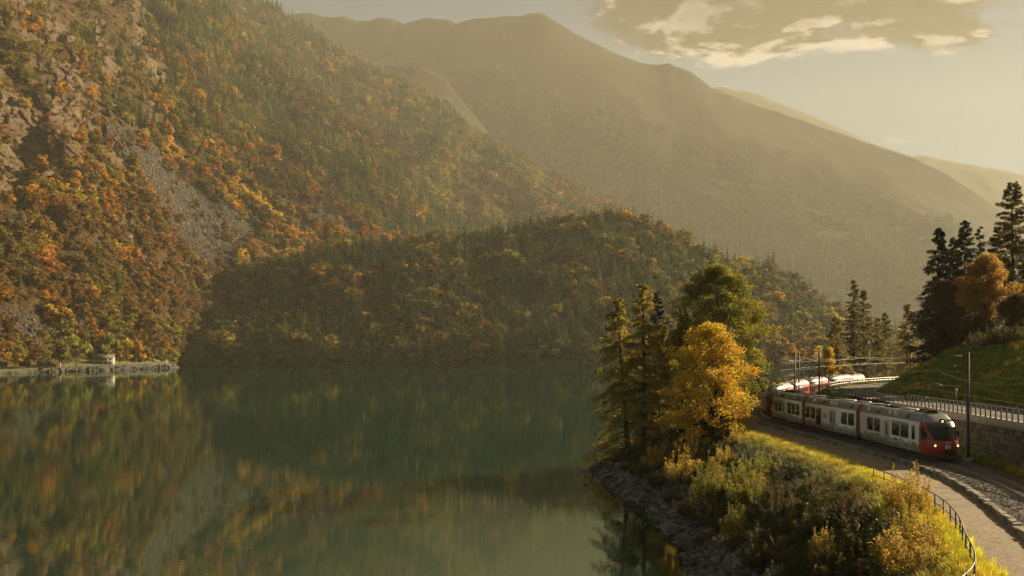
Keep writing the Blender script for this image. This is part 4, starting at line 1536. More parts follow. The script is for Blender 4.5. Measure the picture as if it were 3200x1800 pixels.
def pantograph(root, x, raised=1.55, flip=1):
    e = MB()
    e.box((x, 0, 3.80), (1.9, 1.1, 0.06)); e.box((x - 0.8, 0, 3.86), (0.12, 0.9, 0.14)); e.box((x + 0.8, 0, 3.86), (0.12, 0.9, 0.14))
    p = e.build('pantograph', M_UNDER, root)
    m = MB()
    knee = (x - flip * 1.0, 0, 3.9 + raised * 0.45)
    for y in (-0.3, 0.3):
        m.bar((x + flip * 0.6, y * 1.3, 3.88), (knee[0], y, knee[2]), 0.035, 6)
        m.bar((knee[0], y, knee[2]), (x + flip * 0.25, y * 1.2, 3.9 + raised), 0.025, 6)
    m.bar((knee[0], -0.34, knee[2]), (knee[0], 0.34, knee[2]), 0.04, 6)
    m.build('pantograph_arm', M_DARKSTEEL, p)
    m = MB()
    for dx in (-0.16, 0.16):
        m.line([(x + flip * 0.25 + dx, y, 3.92 + raised - (0.16 if abs(y) > 0.75 else 0)) for y in (-0.9, -0.72, 0, 0.72, 0.9)], 0.03)
    m.bar((x + flip * 0.25 - 0.2, 0.5, 3.9 + raised), (x + flip * 0.25 + 0.2, 0.5, 3.9 + raised), 0.03)
    m.bar((x + flip * 0.25 - 0.2, -0.5, 3.9 + raised), (x + flip * 0.25 + 0.2, -0.5, 3.9 + raised), 0.03)
    m.build('collector_head', M_DARKSTEEL, p)


def cab(root, x0, depth=2.3, sgn=1, lamps=True):
    """rounded cab end lofted from horizontal outlines"""
    zs = [0.38, 0.55, 0.8, 1.1, 1.45, 1.62, 1.74, 1.88, 2.02, 2.16, 2.30, 2.44, 2.58, 2.70, 2.82, 2.98, 3.15, 3.32, 3.48, 3.6, 3.68]
    W = np.interp(zs, [0.36, 0.9, 2.3, 2.62, 2.98, 3.35, 3.6, 3.68], [1.22, 1.325, 1.325, 1.31, 1.25, 1.03, 0.86, 0.6])
    Fx = np.interp(zs, [0.36, 0.8, 1.45, 1.62, 2.70, 2.98, 3.32, 3.6, 3.68], [0.90, 1.0, 1.0, 0.965, 0.72, 0.62, 0.36, 0.10, 0.0]) * depth
    nth = 36
    th = np.linspace(-math.pi / 2, math.pi / 2, nth + 1)
    V = []
    for z, w, f in zip(zs, W, Fx):
        for a in th:
            c, s_ = math.cos(a), math.sin(a)
            V.append((sgn * (x0 + f * abs(c) ** (2 / 2.9)), w * (1 if s_ >= 0 else -1) * abs(s_) ** (2 / 2.9), z))
    k = nth + 1
    parts = {'shell': [], 'glass': [], 'side': []}
    mi = []
    for i in range(len(zs) - 1):
        z = (zs[i] + zs[i + 1]) / 2
        for j in range(nth):
            a = abs(math.degrees((th[j] + th[j + 1]) / 2))
            q = (i * k + j, i * k + j + 1, (i + 1) * k + j + 1, (i + 1) * k + j)
            if sgn < 0:
                q = q[::-1]
            lim = np.interp(z, [1.6, 2.72], [36, 62])
            if 1.62 < z < 2.72 and a < lim:
                parts['glass'].append(q)
            elif 1.55 < z < 2.60 and lim + 11 < a < 87:
                parts['side'].append(q)
            else:
                parts['shell'].append(q)
                mi.append(0 if (z < 2.98 and a > 60) or z < 1.62 or (z < 2.70) else (1 if z < 2.98 else 2))
    used = {}

    def piece(name, qs, mats, midx=None, out=0.0):
        ids = sorted({v for q in qs for v in q}); mp = {v: n for n, v in enumerate(ids)}
        VV = [(V[v][0] + sgn * out, V[v][1] * (1 + out * 0.5), V[v][2]) for v in ids]
        return obj(name, np_mesh(name, VV, np.array([[mp[v] for v in q] for q in qs]), mats, matidx=midx, smooth=True), root)
    sh = piece('cab_shell', parts['shell'], [M_TRED, M_SLATE, M_ROOFG], mi)
    piece('windscreen', parts['glass'], [M_WSHIELD])
    left = [q for q in parts['side'] if V[q[0]][1] < 0]; right = [q for q in parts['side'] if V[q[0]][1] >= 0]
    for qs in (left, right):
        if qs:
            piece('cab_side_window', qs, [M_WSHIELD])
    fx = x0 + depth
    mb = MB()
    mb.box((sgn * (x0 + depth * 0.5), 0, 0.26), (depth * 0.95, 2.3, 0.3)); mb.build('underframe', M_UNDER, root)
    mb = MB()
    mb.add([(sgn * (fx - 0.5), -1.25, 0.42), (sgn * (fx + 0.12), -0.9, 0.42), (sgn * (fx + 0.12), 0.9, 0.42), (sgn * (fx - 0.5), 1.25, 0.42),
            (sgn * (fx - 0.35), -1.3, 0.1), (sgn * (fx + 0.3), -0.95, 0.1), (sgn * (fx + 0.3), 0.95, 0.1), (sgn * (fx - 0.35), 1.3, 0.1)],
           [(0, 1, 5, 4), (1, 2, 6, 5), (2, 3, 7, 6), (0, 3, 2, 1), (4, 5, 6, 7)])
    mb.build('snow_plough', M_UNDER, root)
    mb = MB(); mb.bar((sgn * (fx - 0.2), 0, 0.72), (sgn * (fx + 0.28), 0, 0.72), 0.16, 10); mb.box((sgn * (fx + 0.16), 0, 0.72), (0.2, 0.7, 0.42)); mb.build('coupler', M_UNDER, root)
    for y in (-1.36, 1.36):
        mb = MB(); mb.box((sgn * (x0 + depth * 0.42), y * 1.06, 2.66), (0.26, 0.26, 0.13)); mb.build('mirror_camera', M_TRED, root, bevel=0.03)
        mb = MB(); mb.box((sgn * (x0 + depth * 0.40), y * 1.05, 2.05), (0.12, 0.16, 0.46)); mb.build('mirror', M_UNDER, root)
    if lamps:
        for (y, z, x) in ((-0.9, 1.22, fx - 0.37), (0.9, 1.22, fx - 0.37), (0.0, 3.12, x0 + depth * 0.545)):
            hb = MB(); hb.bar((sgn * (x - 0.14), y, z), (sgn * (x + 0.09), y, z), 0.15 if z < 2 else 0.2, 14); h = hb.build('headlight', M_FRAME, root)
            lb = MB(); lb.bar((sgn * (x + 0.08), y, z), (sgn * (x + 0.12), y, z), 0.085 if z < 2 else 0.075, 14); lb.build('lamp', M_HEAD, h)
    return fx


def white_car(s0, s1, label, wins, doors, front=False, rear=False, texts=(), yellow=None, seed=1):
    root, L = car_root('railcar', s0, s1, label, 'train car', 'white railcars of the train')
    xr = -L / 2 + 0.12
    cabd = 2.45
    xb0 = xr + (cabd if rear else 0.42)
    xb1 = L / 2 - 0.12 - (cabd if front else 0.42)
    mb = MB(); mb.prism(outline(SIDE), xb0, xb1)
    mb.build('body', M_WHITE, root)
    roof_kit(root, xb0 + 0.05, xb1 - 0.05, seed)
    for flag, x0, x1 in ((front, xb1, L / 2 - 0.12), (rear, xr, xb0)):
        if not flag:
            mb = MB(); mb.prism(outline([(1.17, 0.4), (1.31, 0.95), (1.31, 2.6), (1.28, 2.98), (0.99, 3.55), (0.79, 3.66)]), x0 + 0.01, x1 - 0.01)
            mb.build('gangway', M_DRED, root)
    if front: cab(root, xb1 + 0.004, L / 2 - 0.12 - xb1, 1)
    if rear: cab(root, -xb0 + 0.004, xb0 - xr, -1, lamps=False)
    mb = MB(); mb.box(((xb0 + xb1) / 2, 0, 0.27), (xb1 - xb0 - 0.1, 2.2, 0.24)); mb.build('underframe', M_UNDER, root)
    for x in (xr + 2.6, L / 2 - 2.7):
        put('bogie', BOGIE, root, (x, 0, 0))
    for side in (-1, 1):
        for (a, b, z0, z1) in wins:
            window(root, -L / 2 + (a + b) / 2, b - a, z0, z1, side)
        for (a, b, leaves) in doors:
            mb = MB(); mb.add(*rounded_panel(b - a, 2.35, 0.018, 0.06))
            d = put('door', mb.mesh('door', M_ROOFL), root, (-L / 2 + (a + b) / 2, side * 1.327, 1.58), (0, 0, 0 if side < 0 else math.pi))
            for k in range(leaves):
                cx = (k + 0.5) / leaves * (b - a) - (b - a) / 2
                mg = MB(); mg.add(*rounded_panel(0.30, 1.15, 0.012, 0.08)); put('door_window', mg.mesh('door_window', M_GLASS), d, (cx, -0.0185, 0.35))
            ms = MB(); ms.box((0, 0, 0), (0.03, 0.012, 2.3)); put('door_seam', ms.mesh('door_seam', M_FRAME), d, (0 if leaves == 2 else (b - a) / 2 - 0.03, -0.019, 0))
        for (x, z, body, size, mat) in texts:
            put('lettering', text_mesh('lettering', body, size, mat), root, (-L / 2 + x if side < 0 else -L / 2 + x, side * 1.332, z), (math.radians(90), 0, 0 if side < 0 else math.pi))
        if yellow:
            mb = MB(); mb.box((-L / 2 + (yellow[0] + yellow[1]) / 2, side * 1.327, 2.70), (yellow[1] - yellow[0], 0.02, 0.09)); mb.build('class_stripe', M_YEL, root)
        mb = MB(); mb.box((-L / 2 + L * 0.55, side * 1.328, 1.12), (0.8, 0.02, 0.16)); mb.build('destination_sign', M_FRAME, root)
    return root, L


WZ = (1.42, 2.62)
sF = TS[near_y(TRACK, 79.6)]
c1, L1c = white_car(sF, sF + 17.0, 'white front railcar with red cab, lit headlamps and raised pantograph',
    [(2.5, 4.0, *WZ), (4.3, 5.75, *WZ), (8.6, 10.3, *WZ), (10.5, 12.25, *WZ), (12.95, 13.6, *WZ)], [(6.85, 8.05, 1)], front=True,
    texts=[(13.4, 0.98, 'ABB', 0.55, M_LRED), (4.6, 1.12, 'rhb.ch/graubuenden', 0.22, M_LGREY)], yellow=(8.5, 12.3), seed=3)
pantograph(c1, L1c / 2 - 3.6, 2.15, 1)
c2, L2c = white_car(sF + 17.05, sF + 33.1, 'white middle railcar with double doors and red lettering between two red gangways',
    [(0.55, 2.0, 1.35, 2.62), (2.3, 3.85, 1.35, 2.62), (4.1, 5.7, 0.8, 2.62), (11.6, 13.2, *WZ), (13.5, 15.1, *WZ)], [(8.3, 10.2, 2)],
    texts=[(6.95, 1.85, 'ABB', 0.72, M_LRED)], seed=5)
c3, L3c = white_car(sF + 33.15, sF + 48.6, 'white rear railcar next to the red coaches, with five wide windows',
    [(3.0, 4.6, 1.35, 2.62), (4.85, 6.4, 1.35, 2.62), (8.9, 10.4, 1.35, 2.62), (10.65, 12.1, 1.35, 2.62), (12.35, 13.9, 1.35, 2.62)], [(6.8, 8.0, 1)], rear=True,
    texts=[(2.75, 0.98, 'ABB', 0.5, M_LRED), (11.3, 1.12, 'rhb.ch/graubuenden', 0.2, M_LGREY)], yellow=(2.9, 6.5), seed=8)
pantograph(c3, -2.0, 1.6, -1)
put('fleet_number', text_mesh('fleet_number', '3515', 0.26, M_LWHITE), c1, (L1c / 2 - 0.105, 0.0, 1.46), (math.radians(88), 0, math.radians(90)))
# crest on the nose: white shield with a dark charge
mb = MB()
sh = [(-0.2, 0.24), (0.2, 0.24), (0.21, 0.0), (0.14, -0.17), (0, -0.27), (-0.14, -0.17), (-0.21, 0.0)]
V = [(0, y, z) for y, z in sh] + [(0.02, y, z) for y, z in sh] + [(0.02, 0, 0)]
mb.add(V, [(i, (i + 1) % 7, 7 + (i + 1) % 7, 7 + i) for i in range(7)], [(7 + i, 7 + (i + 1) % 7, 14) for i in range(7)])
cr = put('crest', mb.mesh('crest', M_LWHITE), c1, (L1c / 2 - 0.125, 0, 1.02))
mb = MB(); mb.box((0.024, 0.05, 0.02), (0.008, 0.1, 0.24)); mb.box((0.024, -0.06, -0.06), (0.008, 0.14, 0.07)); mb.box((0.024, 0.0, 0.15), (0.008, 0.09, 0.09))
mb.build('crest_charge', M_TRED, cr)


def red_coach(s0, s1, label, nwin=9, seed=0):
    root, L = car_root('red_coach', s0, s1, label, 'train car', 'red coaches of the train')
    x0, x1 = -L / 2 + 0.25, L / 2 - 0.25
    mb = MB(); mb.prism(outline([(1.2, 0.62), (1.33, 0.9), (1.33, 2.55), (1.28, 2.72)]), x0, x1); mb.build('body', M_CRED, root)
    mb = MB(); mb.prism(outline([(1.30, 2.725), (1.24, 2.98), (1.02, 3.25), (0.7, 3.45), (0.3, 3.54)]), x0 - 0.05, x1 + 0.05); rf = mb.build('roof', M_CROOF, root)
    for k in range(7):
        mb = MB(); mb.bar((x0 + L * (k + 0.6) / 7.6, 0.35 * (-1) ** k, 3.45), (x0 + L * (k + 0.6) / 7.6, 0.35 * (-1) ** k, 3.68), 0.17, 8, r2=0.12); mb.build('roof_vent', M_CROOF, rf)
    mb = MB(); mb.box((0, 0, 0.5), (L - 0.9, 2.1, 0.26)); mb.box((0, 0, 0.32), (L * 0.35, 1.9, 0.3)); mb.build('underframe', M_UNDER, root)
    for x in (x0 + 2.4, x1 - 2.4):
        put('bogie', BOGIE, root, (x, 0, 0))
    for side in (-1, 1):
        for k in range(nwin):
            x = x0 + 1.9 + (L - 4.3) * (k + 0.5) / nwin
            window(root, x, min(1.3, (L - 4.3) / nwin - 0.28), 1.5, 2.45, side, y=1.33)
        for x in (x0 + 0.95, x1 - 0.95):
            mb = MB(); mb.add(*rounded_panel(0.8, 1.9, 0.02, 0.05))
            d = put('door', mb.mesh('door', M_TRED), root, (x, side * 1.331, 1.66), (0, 0, 0 if side < 0 else math.pi))
            mg = MB(); mg.add(*rounded_panel(0.45, 0.75, 0.012, 0.06)); put('door_window', mg.mesh('door_window', M_GLASS), d, (0, -0.0205, 0.4))
        mb = MB(); mb.box((0, side * 1.333, 1.05), (L - 4.5, 0.012, 0.06)); mb.build('stripe', M_LWHITE, root)
    for x, sg in ((x0, -1), (x1, 1)):
        mb = MB(); mb.box((x + sg * 0.12, 0, 1.75), (0.24, 1.2, 2.2)); mb.build('gangway', M_UNDER, root)
    return root


def tank_wagon(s0, s1, label):
    root, L = car_root('tank_wagon', s0, s1, label, 'train car', None)
    n, R, zc = 20, 1.28, 2.2
    prof = [(-L / 2 + 0.75, 0.0), (-L / 2 + 0.8, 0.55), (-L / 2 + 0.95, 0.95), (-L / 2 + 1.25, 1.2), (-L / 2 + 1.6, R), (L / 2 - 1.6, R), (L / 2 - 1.25, 1.2), (L / 2 - 0.95, 0.95), (L / 2 - 0.8, 0.55), (L / 2 - 0.75, 0.0)]
    mb = MB()
    mb.sheet([[(x, r * math.cos(2 * math.pi * k / n), zc + r * math.sin(2 * math.pi * k / n)) for k in range(n + 1)] for x, r in prof])
    tk = mb.build('tank', M_TANK, root, smooth=True)
    for x in (-L / 2 + 1.9, -0.8, 1.6, L / 2 - 1.9):
        mb = MB(); mb.sheet([[(x + dx, (R + 0.03) * math.cos(2 * math.pi * k / n), zc + (R + 0.03) * math.sin(2 * math.pi * k / n)) for k in range(n + 1)] for dx in (-0.07, 0.07)]); mb.build('tank_band', M_UNDER, tk)
    mb = MB(); mb.bar((0.4, 0, zc + R - 0.1), (0.4, 0, zc + R + 0.3), 0.35, 12); mb.build('dome', M_TANK, tk)
    mb = MB(); mb.box((0, 0, zc + R + 0.06), (3.4, 0.7, 0.05)); mb.build('walkway', M_STEEL, tk)
    mb = MB(); mb.box((0, 0, 0.85), (L - 0.6, 1.7, 0.22))
    for x in (-L / 2 + 2, L / 2 - 2): mb.box((x, 0, 1.05), (0.5, 1.9, 0.4))
    mb.build('underframe', M_UNDER, root)
    for x in (-L / 2 + 2.2, L / 2 - 2.2): put('bogie', BOGIE, root, (x, 0, 0))
    return root


s = sF + 48.9
LAB = ['red coach directly behind the white railcars, turning into the bend', 'second red coach with a gleaming roof on the outside of the bend', 'third red coach, seen behind the mast pair', 'fourth red coach, behind the guardrail bend', 'last red coach, in front of the tank wagon']
for k in range(5):
    ln = [17.0, 17.8, 18.2, 18.5, 19.5][k]
    red_coach(s, s + ln, LAB[k], 9, k)
    s += ln + 0.25
tank_wagon(s, s + 13.0, 'rusty tan tank wagon with dark bands at the tail of the train')


# ------------------------------------------------------------------ overhead line
def mast(x, y, h, arm, label, z=None, group='catenary masts', double=False, big=0.17):
    """steel mast beside the line; its arm reaches towards the track"""
    z0 = ground_z(x, y) if z is None else z
    _, ii = lateral(np.array([x]), np.array([y]), TRACK, TT)
    c = TRACK[ii[0]]
    rz = math.atan2(c[1] - y, c[0] - x)
    e = empty('catenary_mast', (x, y, z0), rz, label, 'mast', group)
    H = h - z0
    m = MB(); m.box((0, 0, H / 2), (big, big, H)); m.box((0, 0, H / 2), (big * 0.6, big * 1.35, H - 0.02)); m.build('pole', M_DARKSTEEL, e)
    m = MB(); m.box((0, 0, 0.12), (0.8, 0.8, 0.5)); m.build('footing', M_CONC, e)
    m = MB(); m.bar((-0.1, 0, H - 0.35), (arm, 0, H - 0.35), 0.045, 6); m.build('arm', M_DARKSTEEL, e)
    m = MB(); m.bar((0.05, 0, H - 1.75), (arm * 0.72, 0, H - 0.38), 0.03, 6); m.build('brace', M_DARKSTEEL, e)
    m = MB(); m.bar((0, 0, 12.95 - z0), (arm * 0.8, 0, 12.75 - z0), 0.03, 6); m.build('steady_arm', M_DARKSTEEL, e)
    for xx, zz in ((arm * 0.9, H - 0.5), (0.35, 12.93 - z0), (arm, H - 0.42)):
        m = MB(); m.bar((xx, 0, zz - 0.14), (xx, 0, zz + 0.1), 0.06, 8); m.build('insulator', simple('insulator_brown', (0.12, 0.05, 0.03), 0.3), e)
    return e


mast(37.7, 82.3, 15.75, 3.3, 'nearest catenary mast, beside the front of the white train', big=0.2)
mast(37.0, 119.9, 15.7, 3.2, 'dark mast standing behind the gap between the white railcars')
mast(44.2, 155.5, 15.7, 3.4, 'left mast of the close pair in front of the red coaches')
mast(45.9, 159.2, 15.5, 3.2, 'right mast of the close pair in front of the red coaches')
mast(56.2, 180.5, 15.9, 3.4, 'slim mast beside the third red coach', big=0.13)
mast(77.2, 215.5, 15.8, 3.2, 'mast in front of the last red coach by the larches', big=0.13)
mast(31.5, 38.0, 15.7, 3.3, 'mast outside') if False else None


def wire(label, pts, r=0.022, sag=0.35, name='overhead_wire', n=10):
    mb = MB()
    out = []
    for a, b in zip(pts[:-1], pts[1:]):
        for k in range(n):
            f = k / n
            out.append((a[0] + (b[0] - a[0]) * f, a[1] + (b[1] - a[1]) * f, a[2] + (b[2] - a[2]) * f - sag * 4 * f * (1 - f)))
    out.append(pts[-1])
    mb.line(out, r, 5)
    return tag(mb.build(name, simple('copper_wire', (0.2, 0.15, 0.1), 0.4, 0.7)), label, 'wire', 'overhead line wires')


def on_track(y, off, z):
    i = near_y(TRACK, y)
    return (*at_line(TRACK, TT, i, off), z)


SUP = [30, 56, 82.3, 119.9, 155.5, 180.5, 215.5, 250]
wire('contact wire hanging just above the train roofs', [on_track(y, 0.15 * (-1) ** k, 12.62) for k, y in enumerate(SUP)], 0.02, 0.05)
wire('sagging carrier wire above the contact wire over the track', [on_track(y, 0.0, 14.3) for y in SUP], 0.02, 0.75)
wire('upper feeder wire running along the mast tops towards the right', [on_track(y, 2.75, 14.15) for y in SUP], 0.02, 0.3)
wire('lower feeder wire along the masts above the grass bank', [on_track(y, 2.9, 12.9) for y in SUP], 0.018, 0.25)
# ------------------------------------------------------------------ near trees, shrubs, stones, grass
PAL = {
    'larch_green': [(0.30, 0.26, 0.035), (0.42, 0.31, 0.04), (0.18, 0.17, 0.03), (0.46, 0.30, 0.04)],
    'larch_gold': [(0.26, 0.19, 0.035), (0.36, 0.24, 0.04), (0.15, 0.13, 0.03)],
    'larch_dark': [(0.10, 0.09, 0.025), (0.16, 0.12, 0.03), (0.20, 0.14, 0.03)],
    'spruce': [(0.022, 0.034, 0.014), (0.035, 0.045, 0.016), (0.05, 0.05, 0.018)],
    'green_tree': [(0.20, 0.19, 0.022), (0.30, 0.26, 0.03), (0.36, 0.28, 0.03), (0.12, 0.13, 0.02)],
    'maple': [(0.72, 0.44, 0.03), (0.62, 0.42, 0.03), (0.46, 0.36, 0.03), (0.74, 0.36, 0.02), (0.36, 0.30, 0.03)],
    'birch': [(0.44, 0.25, 0.035), (0.36, 0.19, 0.03), (0.52, 0.32, 0.05)],
    'brown': [(0.13, 0.075, 0.028), (0.17, 0.10, 0.032), (0.10, 0.065, 0.028)],
    'willow': [(0.32, 0.28, 0.045), (0.44, 0.34, 0.055), (0.19, 0.19, 0.035), (0.26, 0.24, 0.04)],
    'bush_gold': [(0.56, 0.36, 0.05), (0.46, 0.27, 0.045), (0.30, 0.26, 0.04), (0.64, 0.44, 0.09)],
    'bush_dark': [(0.07, 0.075, 0.02), (0.11, 0.09, 0.025), (0.15, 0.10, 0.03), (0.05, 0.06, 0.018)],
    'bush_rust': [(0.14, 0.085, 0.03), (0.10, 0.07, 0.025), (0.18, 0.11, 0.035)],
}


def tree_root(name, x, y, label, z=None, cat='tree', group=None):
    return empty(name, (x, y, ground_z(x, y) - 0.15 if z is None else z), 0, label, cat, group)


def conifer(name, x, y, H, label, pal, seed, spread=0.2, base=0.12, nb=150, nq=90, droop=0.5, lean=(0, 0), size=0.2, bare=0.0, group=None, z=None, trunk_r=None, top_pow=0.8, quad_w=0.28):
    """larch or spruce: straight trunk, whorls of drooping boughs hung with needle sprays"""
    rng = np.random.default_rng(seed)
    e = tree_root(name, x, y, label, z, group=group)
    r0 = trunk_r or 0.011 * H + 0.05
    tp = []
    for k in range(9):
        f = k / 8
        tp.append((np.array([lean[0] * H * f + 0.006 * H * math.sin(3 * f + seed), lean[1] * H * f, H * f]), r0 * (1 - 0.93 * f) + 0.012))
    tv, tf = tubes([tp], 8)
    obj('trunk', np_mesh('trunk', tv, tf, M_BARK, smooth=True), e)
    segs, Cs, As, Bs, cl = [], [], [], [], []
    pal = np.array(PAL[pal])
    for b in range(nb):
        h = base + (0.985 - base) * ((b + rng.uniform(0, 1)) / nb) ** 0.9
        ln = spread * H * (1.02 - h) ** top_pow * rng.uniform(0.55, 1.15) * (0.75 + 0.25 * min(1, (h - base) / 0.15 + 0.4)) + 0.25
        a = rng.uniform(0, 6.283)
        o = np.array([np.interp(h * 8, range(9), [p[0][c] for p in tp]) for c in range(3)])
        d = np.array([math.cos(a), math.sin(a), 0])
        up = rng.uniform(0.0, 0.25) + 0.35 * (h > 0.8)
        k = 6
        pl = []
        for q in range(k):
            t = q / (k - 1)
            pl.append((o + d * ln * t + np.array([0, 0, ln * (up * t - droop * t * t * (0.6 + 0.4 * rng.uniform()) + 0.12 * t ** 4)]), max(0.008, 0.022 * ln * (1 - t) * 0.5 + 0.006)))
        segs.append(pl)
        if rng.uniform() < bare:
            continue
        n = int(nq * (0.35 + 0.65 * min(1.0, ln / (spread * H * 0.7))))
        t = rng.uniform(0.12, 1.0, n) ** 0.75
        pts = np.array([p for p, r in pl])
        c = np.stack([np.interp(t * (k - 1), range(k), pts[:, i]) for i in range(3)], 1)
        side = np.array([-d[1], d[0], 0])
        off = rng.normal(0, 1, n) * 0.16 * ln * (1 - 0.45 * t)
        c = c + side * off[:, None]
        hang = rng.uniform(0, 1, n) ** 1.5 * (0.10 * ln + 0.12)
        c[:, 2] -= hang + np.abs(off) * 0.25
        A = side[None] * np.sign(off)[:, None] * 0.55 + d[None] * 0.5 + np.array([0, 0, -1.0]) * rng.uniform(0.1, 1.0 if droop > 0.3 else 0.5, (n, 1)) + rng.normal(0, 0.25, (n, 3))
        A /= np.linalg.norm(A, axis=1, keepdims=True)
        B = np.cross(A, rand_unit(n, rng)); B /= np.linalg.norm(B, axis=1, keepdims=True) + 1e-9
        s_ = size * rng.uniform(0.6, 1.4, (n, 1))
        Cs.append(c); As.append(A * s_); Bs.append(B * s_ * quad_w)
        bc = pal[rng.integers(0, len(pal))] * 0.6 + pal[rng.integers(0, len(pal))] * 0.4
        cl.append(np.clip(bc[None] * rng.uniform(0.7, 1.3, (n, 1)), 0, 1))
    bv, bf = tubes(segs, 4)
    obj('branches', np_mesh('branches', bv, bf, M_BARK), e)
    V, F = quads_from(np.concatenate(Cs), np.concatenate(As), np.concatenate(Bs))
    obj('crown', np_mesh('crown', V, F, M_NEEDLE, np.repeat(np.concatenate(cl), 4, axis=0)), e)
    return e


def broadleaf(name, x, y, H, label, pal, seed, radius, base=0.22, nclump=130, nleaf=320, leaf=0.13, shape=None, bark=None, group=None, lean=(0, 0), z=None, clump=0.95, squash=0.75, trunk_r=None, gap=0.0):
    """trunk that forks into limbs, each ending in a clump of leaves"""
    rng = np.random.default_rng(seed)
    e = tree_root(name, x, y, label, z, group=group)
    r0 = trunk_r or 0.016 * H
    shape = shape or [(0.0, 0.25), (0.18, 0.8), (0.42, 1.0), (0.7, 0.8), (0.9, 0.42), (1.0, 0.08)]
    sx = [p[0] for p in shape]; sy = [p[1] for p in shape]
    tp = [(np.array([lean[0] * H * f + 0.012 * H * math.sin(5 * f + seed), lean[1] * H * f + 0.012 * H * math.cos(4 * f + seed), H * 0.93 * f]), r0 * (1 - f) ** 0.8 + 0.015) for f in np.linspace(0, 1, 9)]
    tpts = np.array([p for p, r in tp])
    segs = [tp]
    pal = np.array(PAL[pal])
    Cs, cl, sz = [], [], []
    lobes = rng.uniform(0, 6.28, 5); lobew = rng.uniform(0.0, 0.28, 5)
    for k in range(nclump):
        f = rng.uniform(0, 1) ** 0.85
        a = rng.uniform(0, 6.283)
        wob = 1 + sum(w * math.cos((i + 1) * (a - l) + 5 * f * i) for i, (l, w) in enumerate(zip(lobes, lobew))) * 0.6
        R = radius * np.interp(f, sx, sy) * wob
        r = R * math.sqrt(rng.uniform(0.12, 1.0))
        hz = base * H + (H - base * H) * f
        c = np.array([r * math.cos(a) + lean[0] * hz, r * math.sin(a) + lean[1] * hz, hz + rng.normal(0, 0.02 * H)])
        h0 = max(0.12, (hz / H) - rng.uniform(0.12, 0.3) - 0.25 * r / max(radius, 0.1) * 0.6)
        o = np.array([np.interp(h0 / 0.93 * 8, range(9), tpts[:, i]) for i in range(3)])
        mid = (o + c) / 2 + np.array([0, 0, 0.10 * np.linalg.norm(c - o)]) + rng.normal(0, 0.1, 3)
        rb = max(0.015, r0 * 0.30 * (1 - h0))
        segs.append([(o, rb), ((o + mid) / 2, rb * 0.75), (mid, rb * 0.5), ((mid + c) / 2, rb * 0.3), (c, 0.008)])
        if rng.uniform() < gap:
            continue
        cr = clump * rng.uniform(0.65, 1.25)
        n = int(nleaf * rng.uniform(0.6, 1.2) * (cr / clump) ** 2)
        u = rand_unit(n, rng) * (rng.uniform(0.1, 1, (n, 1)) ** 0.45) * cr
        u[:, 2] *= squash
        Cs.append(c + u)
        bc = pal[rng.integers(0, len(pal))] * 0.65 + pal[rng.integers(0, len(pal))] * 0.35
        mixc = bc[None] * 0.7 + pal[rng.integers(0, len(pal), n)] * 0.3
        cl.append(np.clip(mixc * rng.uniform(0.7, 1.3, (n, 1)), 0, 1))
        # fine twigs inside the clump
        for q in range(3):
            segs.append([(mid * 0.3 + c * 0.7, 0.02), (c + rand_unit(1, rng)[0] * cr * 0.8, 0.006)])
    tv, tf = tubes([tp], 8)
    obj('trunk', np_mesh('trunk', tv, tf, bark or M_BARK, smooth=True), e)
    bv, bf = tubes(segs[1:], 4)
    obj('branches', np_mesh('branches', bv, bf, bark if bark and bark is not M_BARK_PALE else M_BARK), e)
    C = np.concatenate(Cs)
    V, F = rand_leaves(C, leaf, rng, 0.62, 0.35)
    obj('crown', np_mesh('crown', V, F, M_LEAF, np.repeat(np.concatenate(cl), 4, axis=0)), e)
    return e


def bush_mesh(seed, H, R, pal, nstem=42, nl=230, leaf=0.055, upright=0.55):
    """many-stemmed shrub: (stems mesh, leaves mesh)"""
    rng = np.random.default_rng(seed)
    pal = np.array(PAL[pal])
    segs, Cs, cl = [], [], []
    for k in range(nstem):
        a = rng.uniform(0, 6.283); t = rng.uniform(0, 1) ** 0.6
        ln = H * rng.uniform(0.4, 1.0)
        shoot = rng.uniform() < 0.2
        if shoot:
            ln = H * rng.uniform(0.95, 1.3); t *= 0.75
        tip = np.array([math.cos(a) * R * t, math.sin(a) * R * t, ln * (1 - 0.35 * t * t)])
        b0 = np.array([math.cos(a), math.sin(a), 0]) * 0.15 * R * rng.uniform(0, 1)
        pl = []
        for q in range(5):
            f = q / 4
            pl.append((b0 * (1 - f) + tip * f + np.array([math.cos(a), math.sin(a), 0]) * R * 0.25 * math.sin(math.pi * f) * (1 - upright) + rng.normal(0, 0.03, 3) * f, 0.018 * (1 - f) + 0.004))
        segs.append(pl)
        pts = np.array([p for p, r in pl])
        n = int(nl * rng.uniform(0.4, 1.5) * (0.45 if shoot else 1))
        f = rng.uniform(0.22, 1.0, n) ** 0.8
        c = np.stack([np.interp(f * 4, range(5), pts[:, i]) for i in range(3)], 1)
        c += rng.normal(0, 1, (n, 3)) * (0.05 if shoot else 0.075 + 0.085 * H * 0.5 * (1 - f)[:, None])
        Cs.append(c)
        bc = pal[rng.integers(0, len(pal))] * 0.6 + pal[rng.integers(0, len(pal))] * 0.4
        cl.append(np.clip(bc[None] * rng.uniform(0.65, 1.35, (n, 1)), 0, 1))
    C = np.concatenate(Cs)
    C[:, 2] = np.maximum(C[:, 2], 0.05)
    V, F = rand_leaves(C, leaf, rng, 0.6, 0.2)
    lm = np_mesh('foliage', V, F, M_LEAF, np.repeat(np.concatenate(cl), 4, axis=0))
    sv, sf = tubes(segs, 4)
    return np_mesh('stems', sv, sf, M_BARK), lm


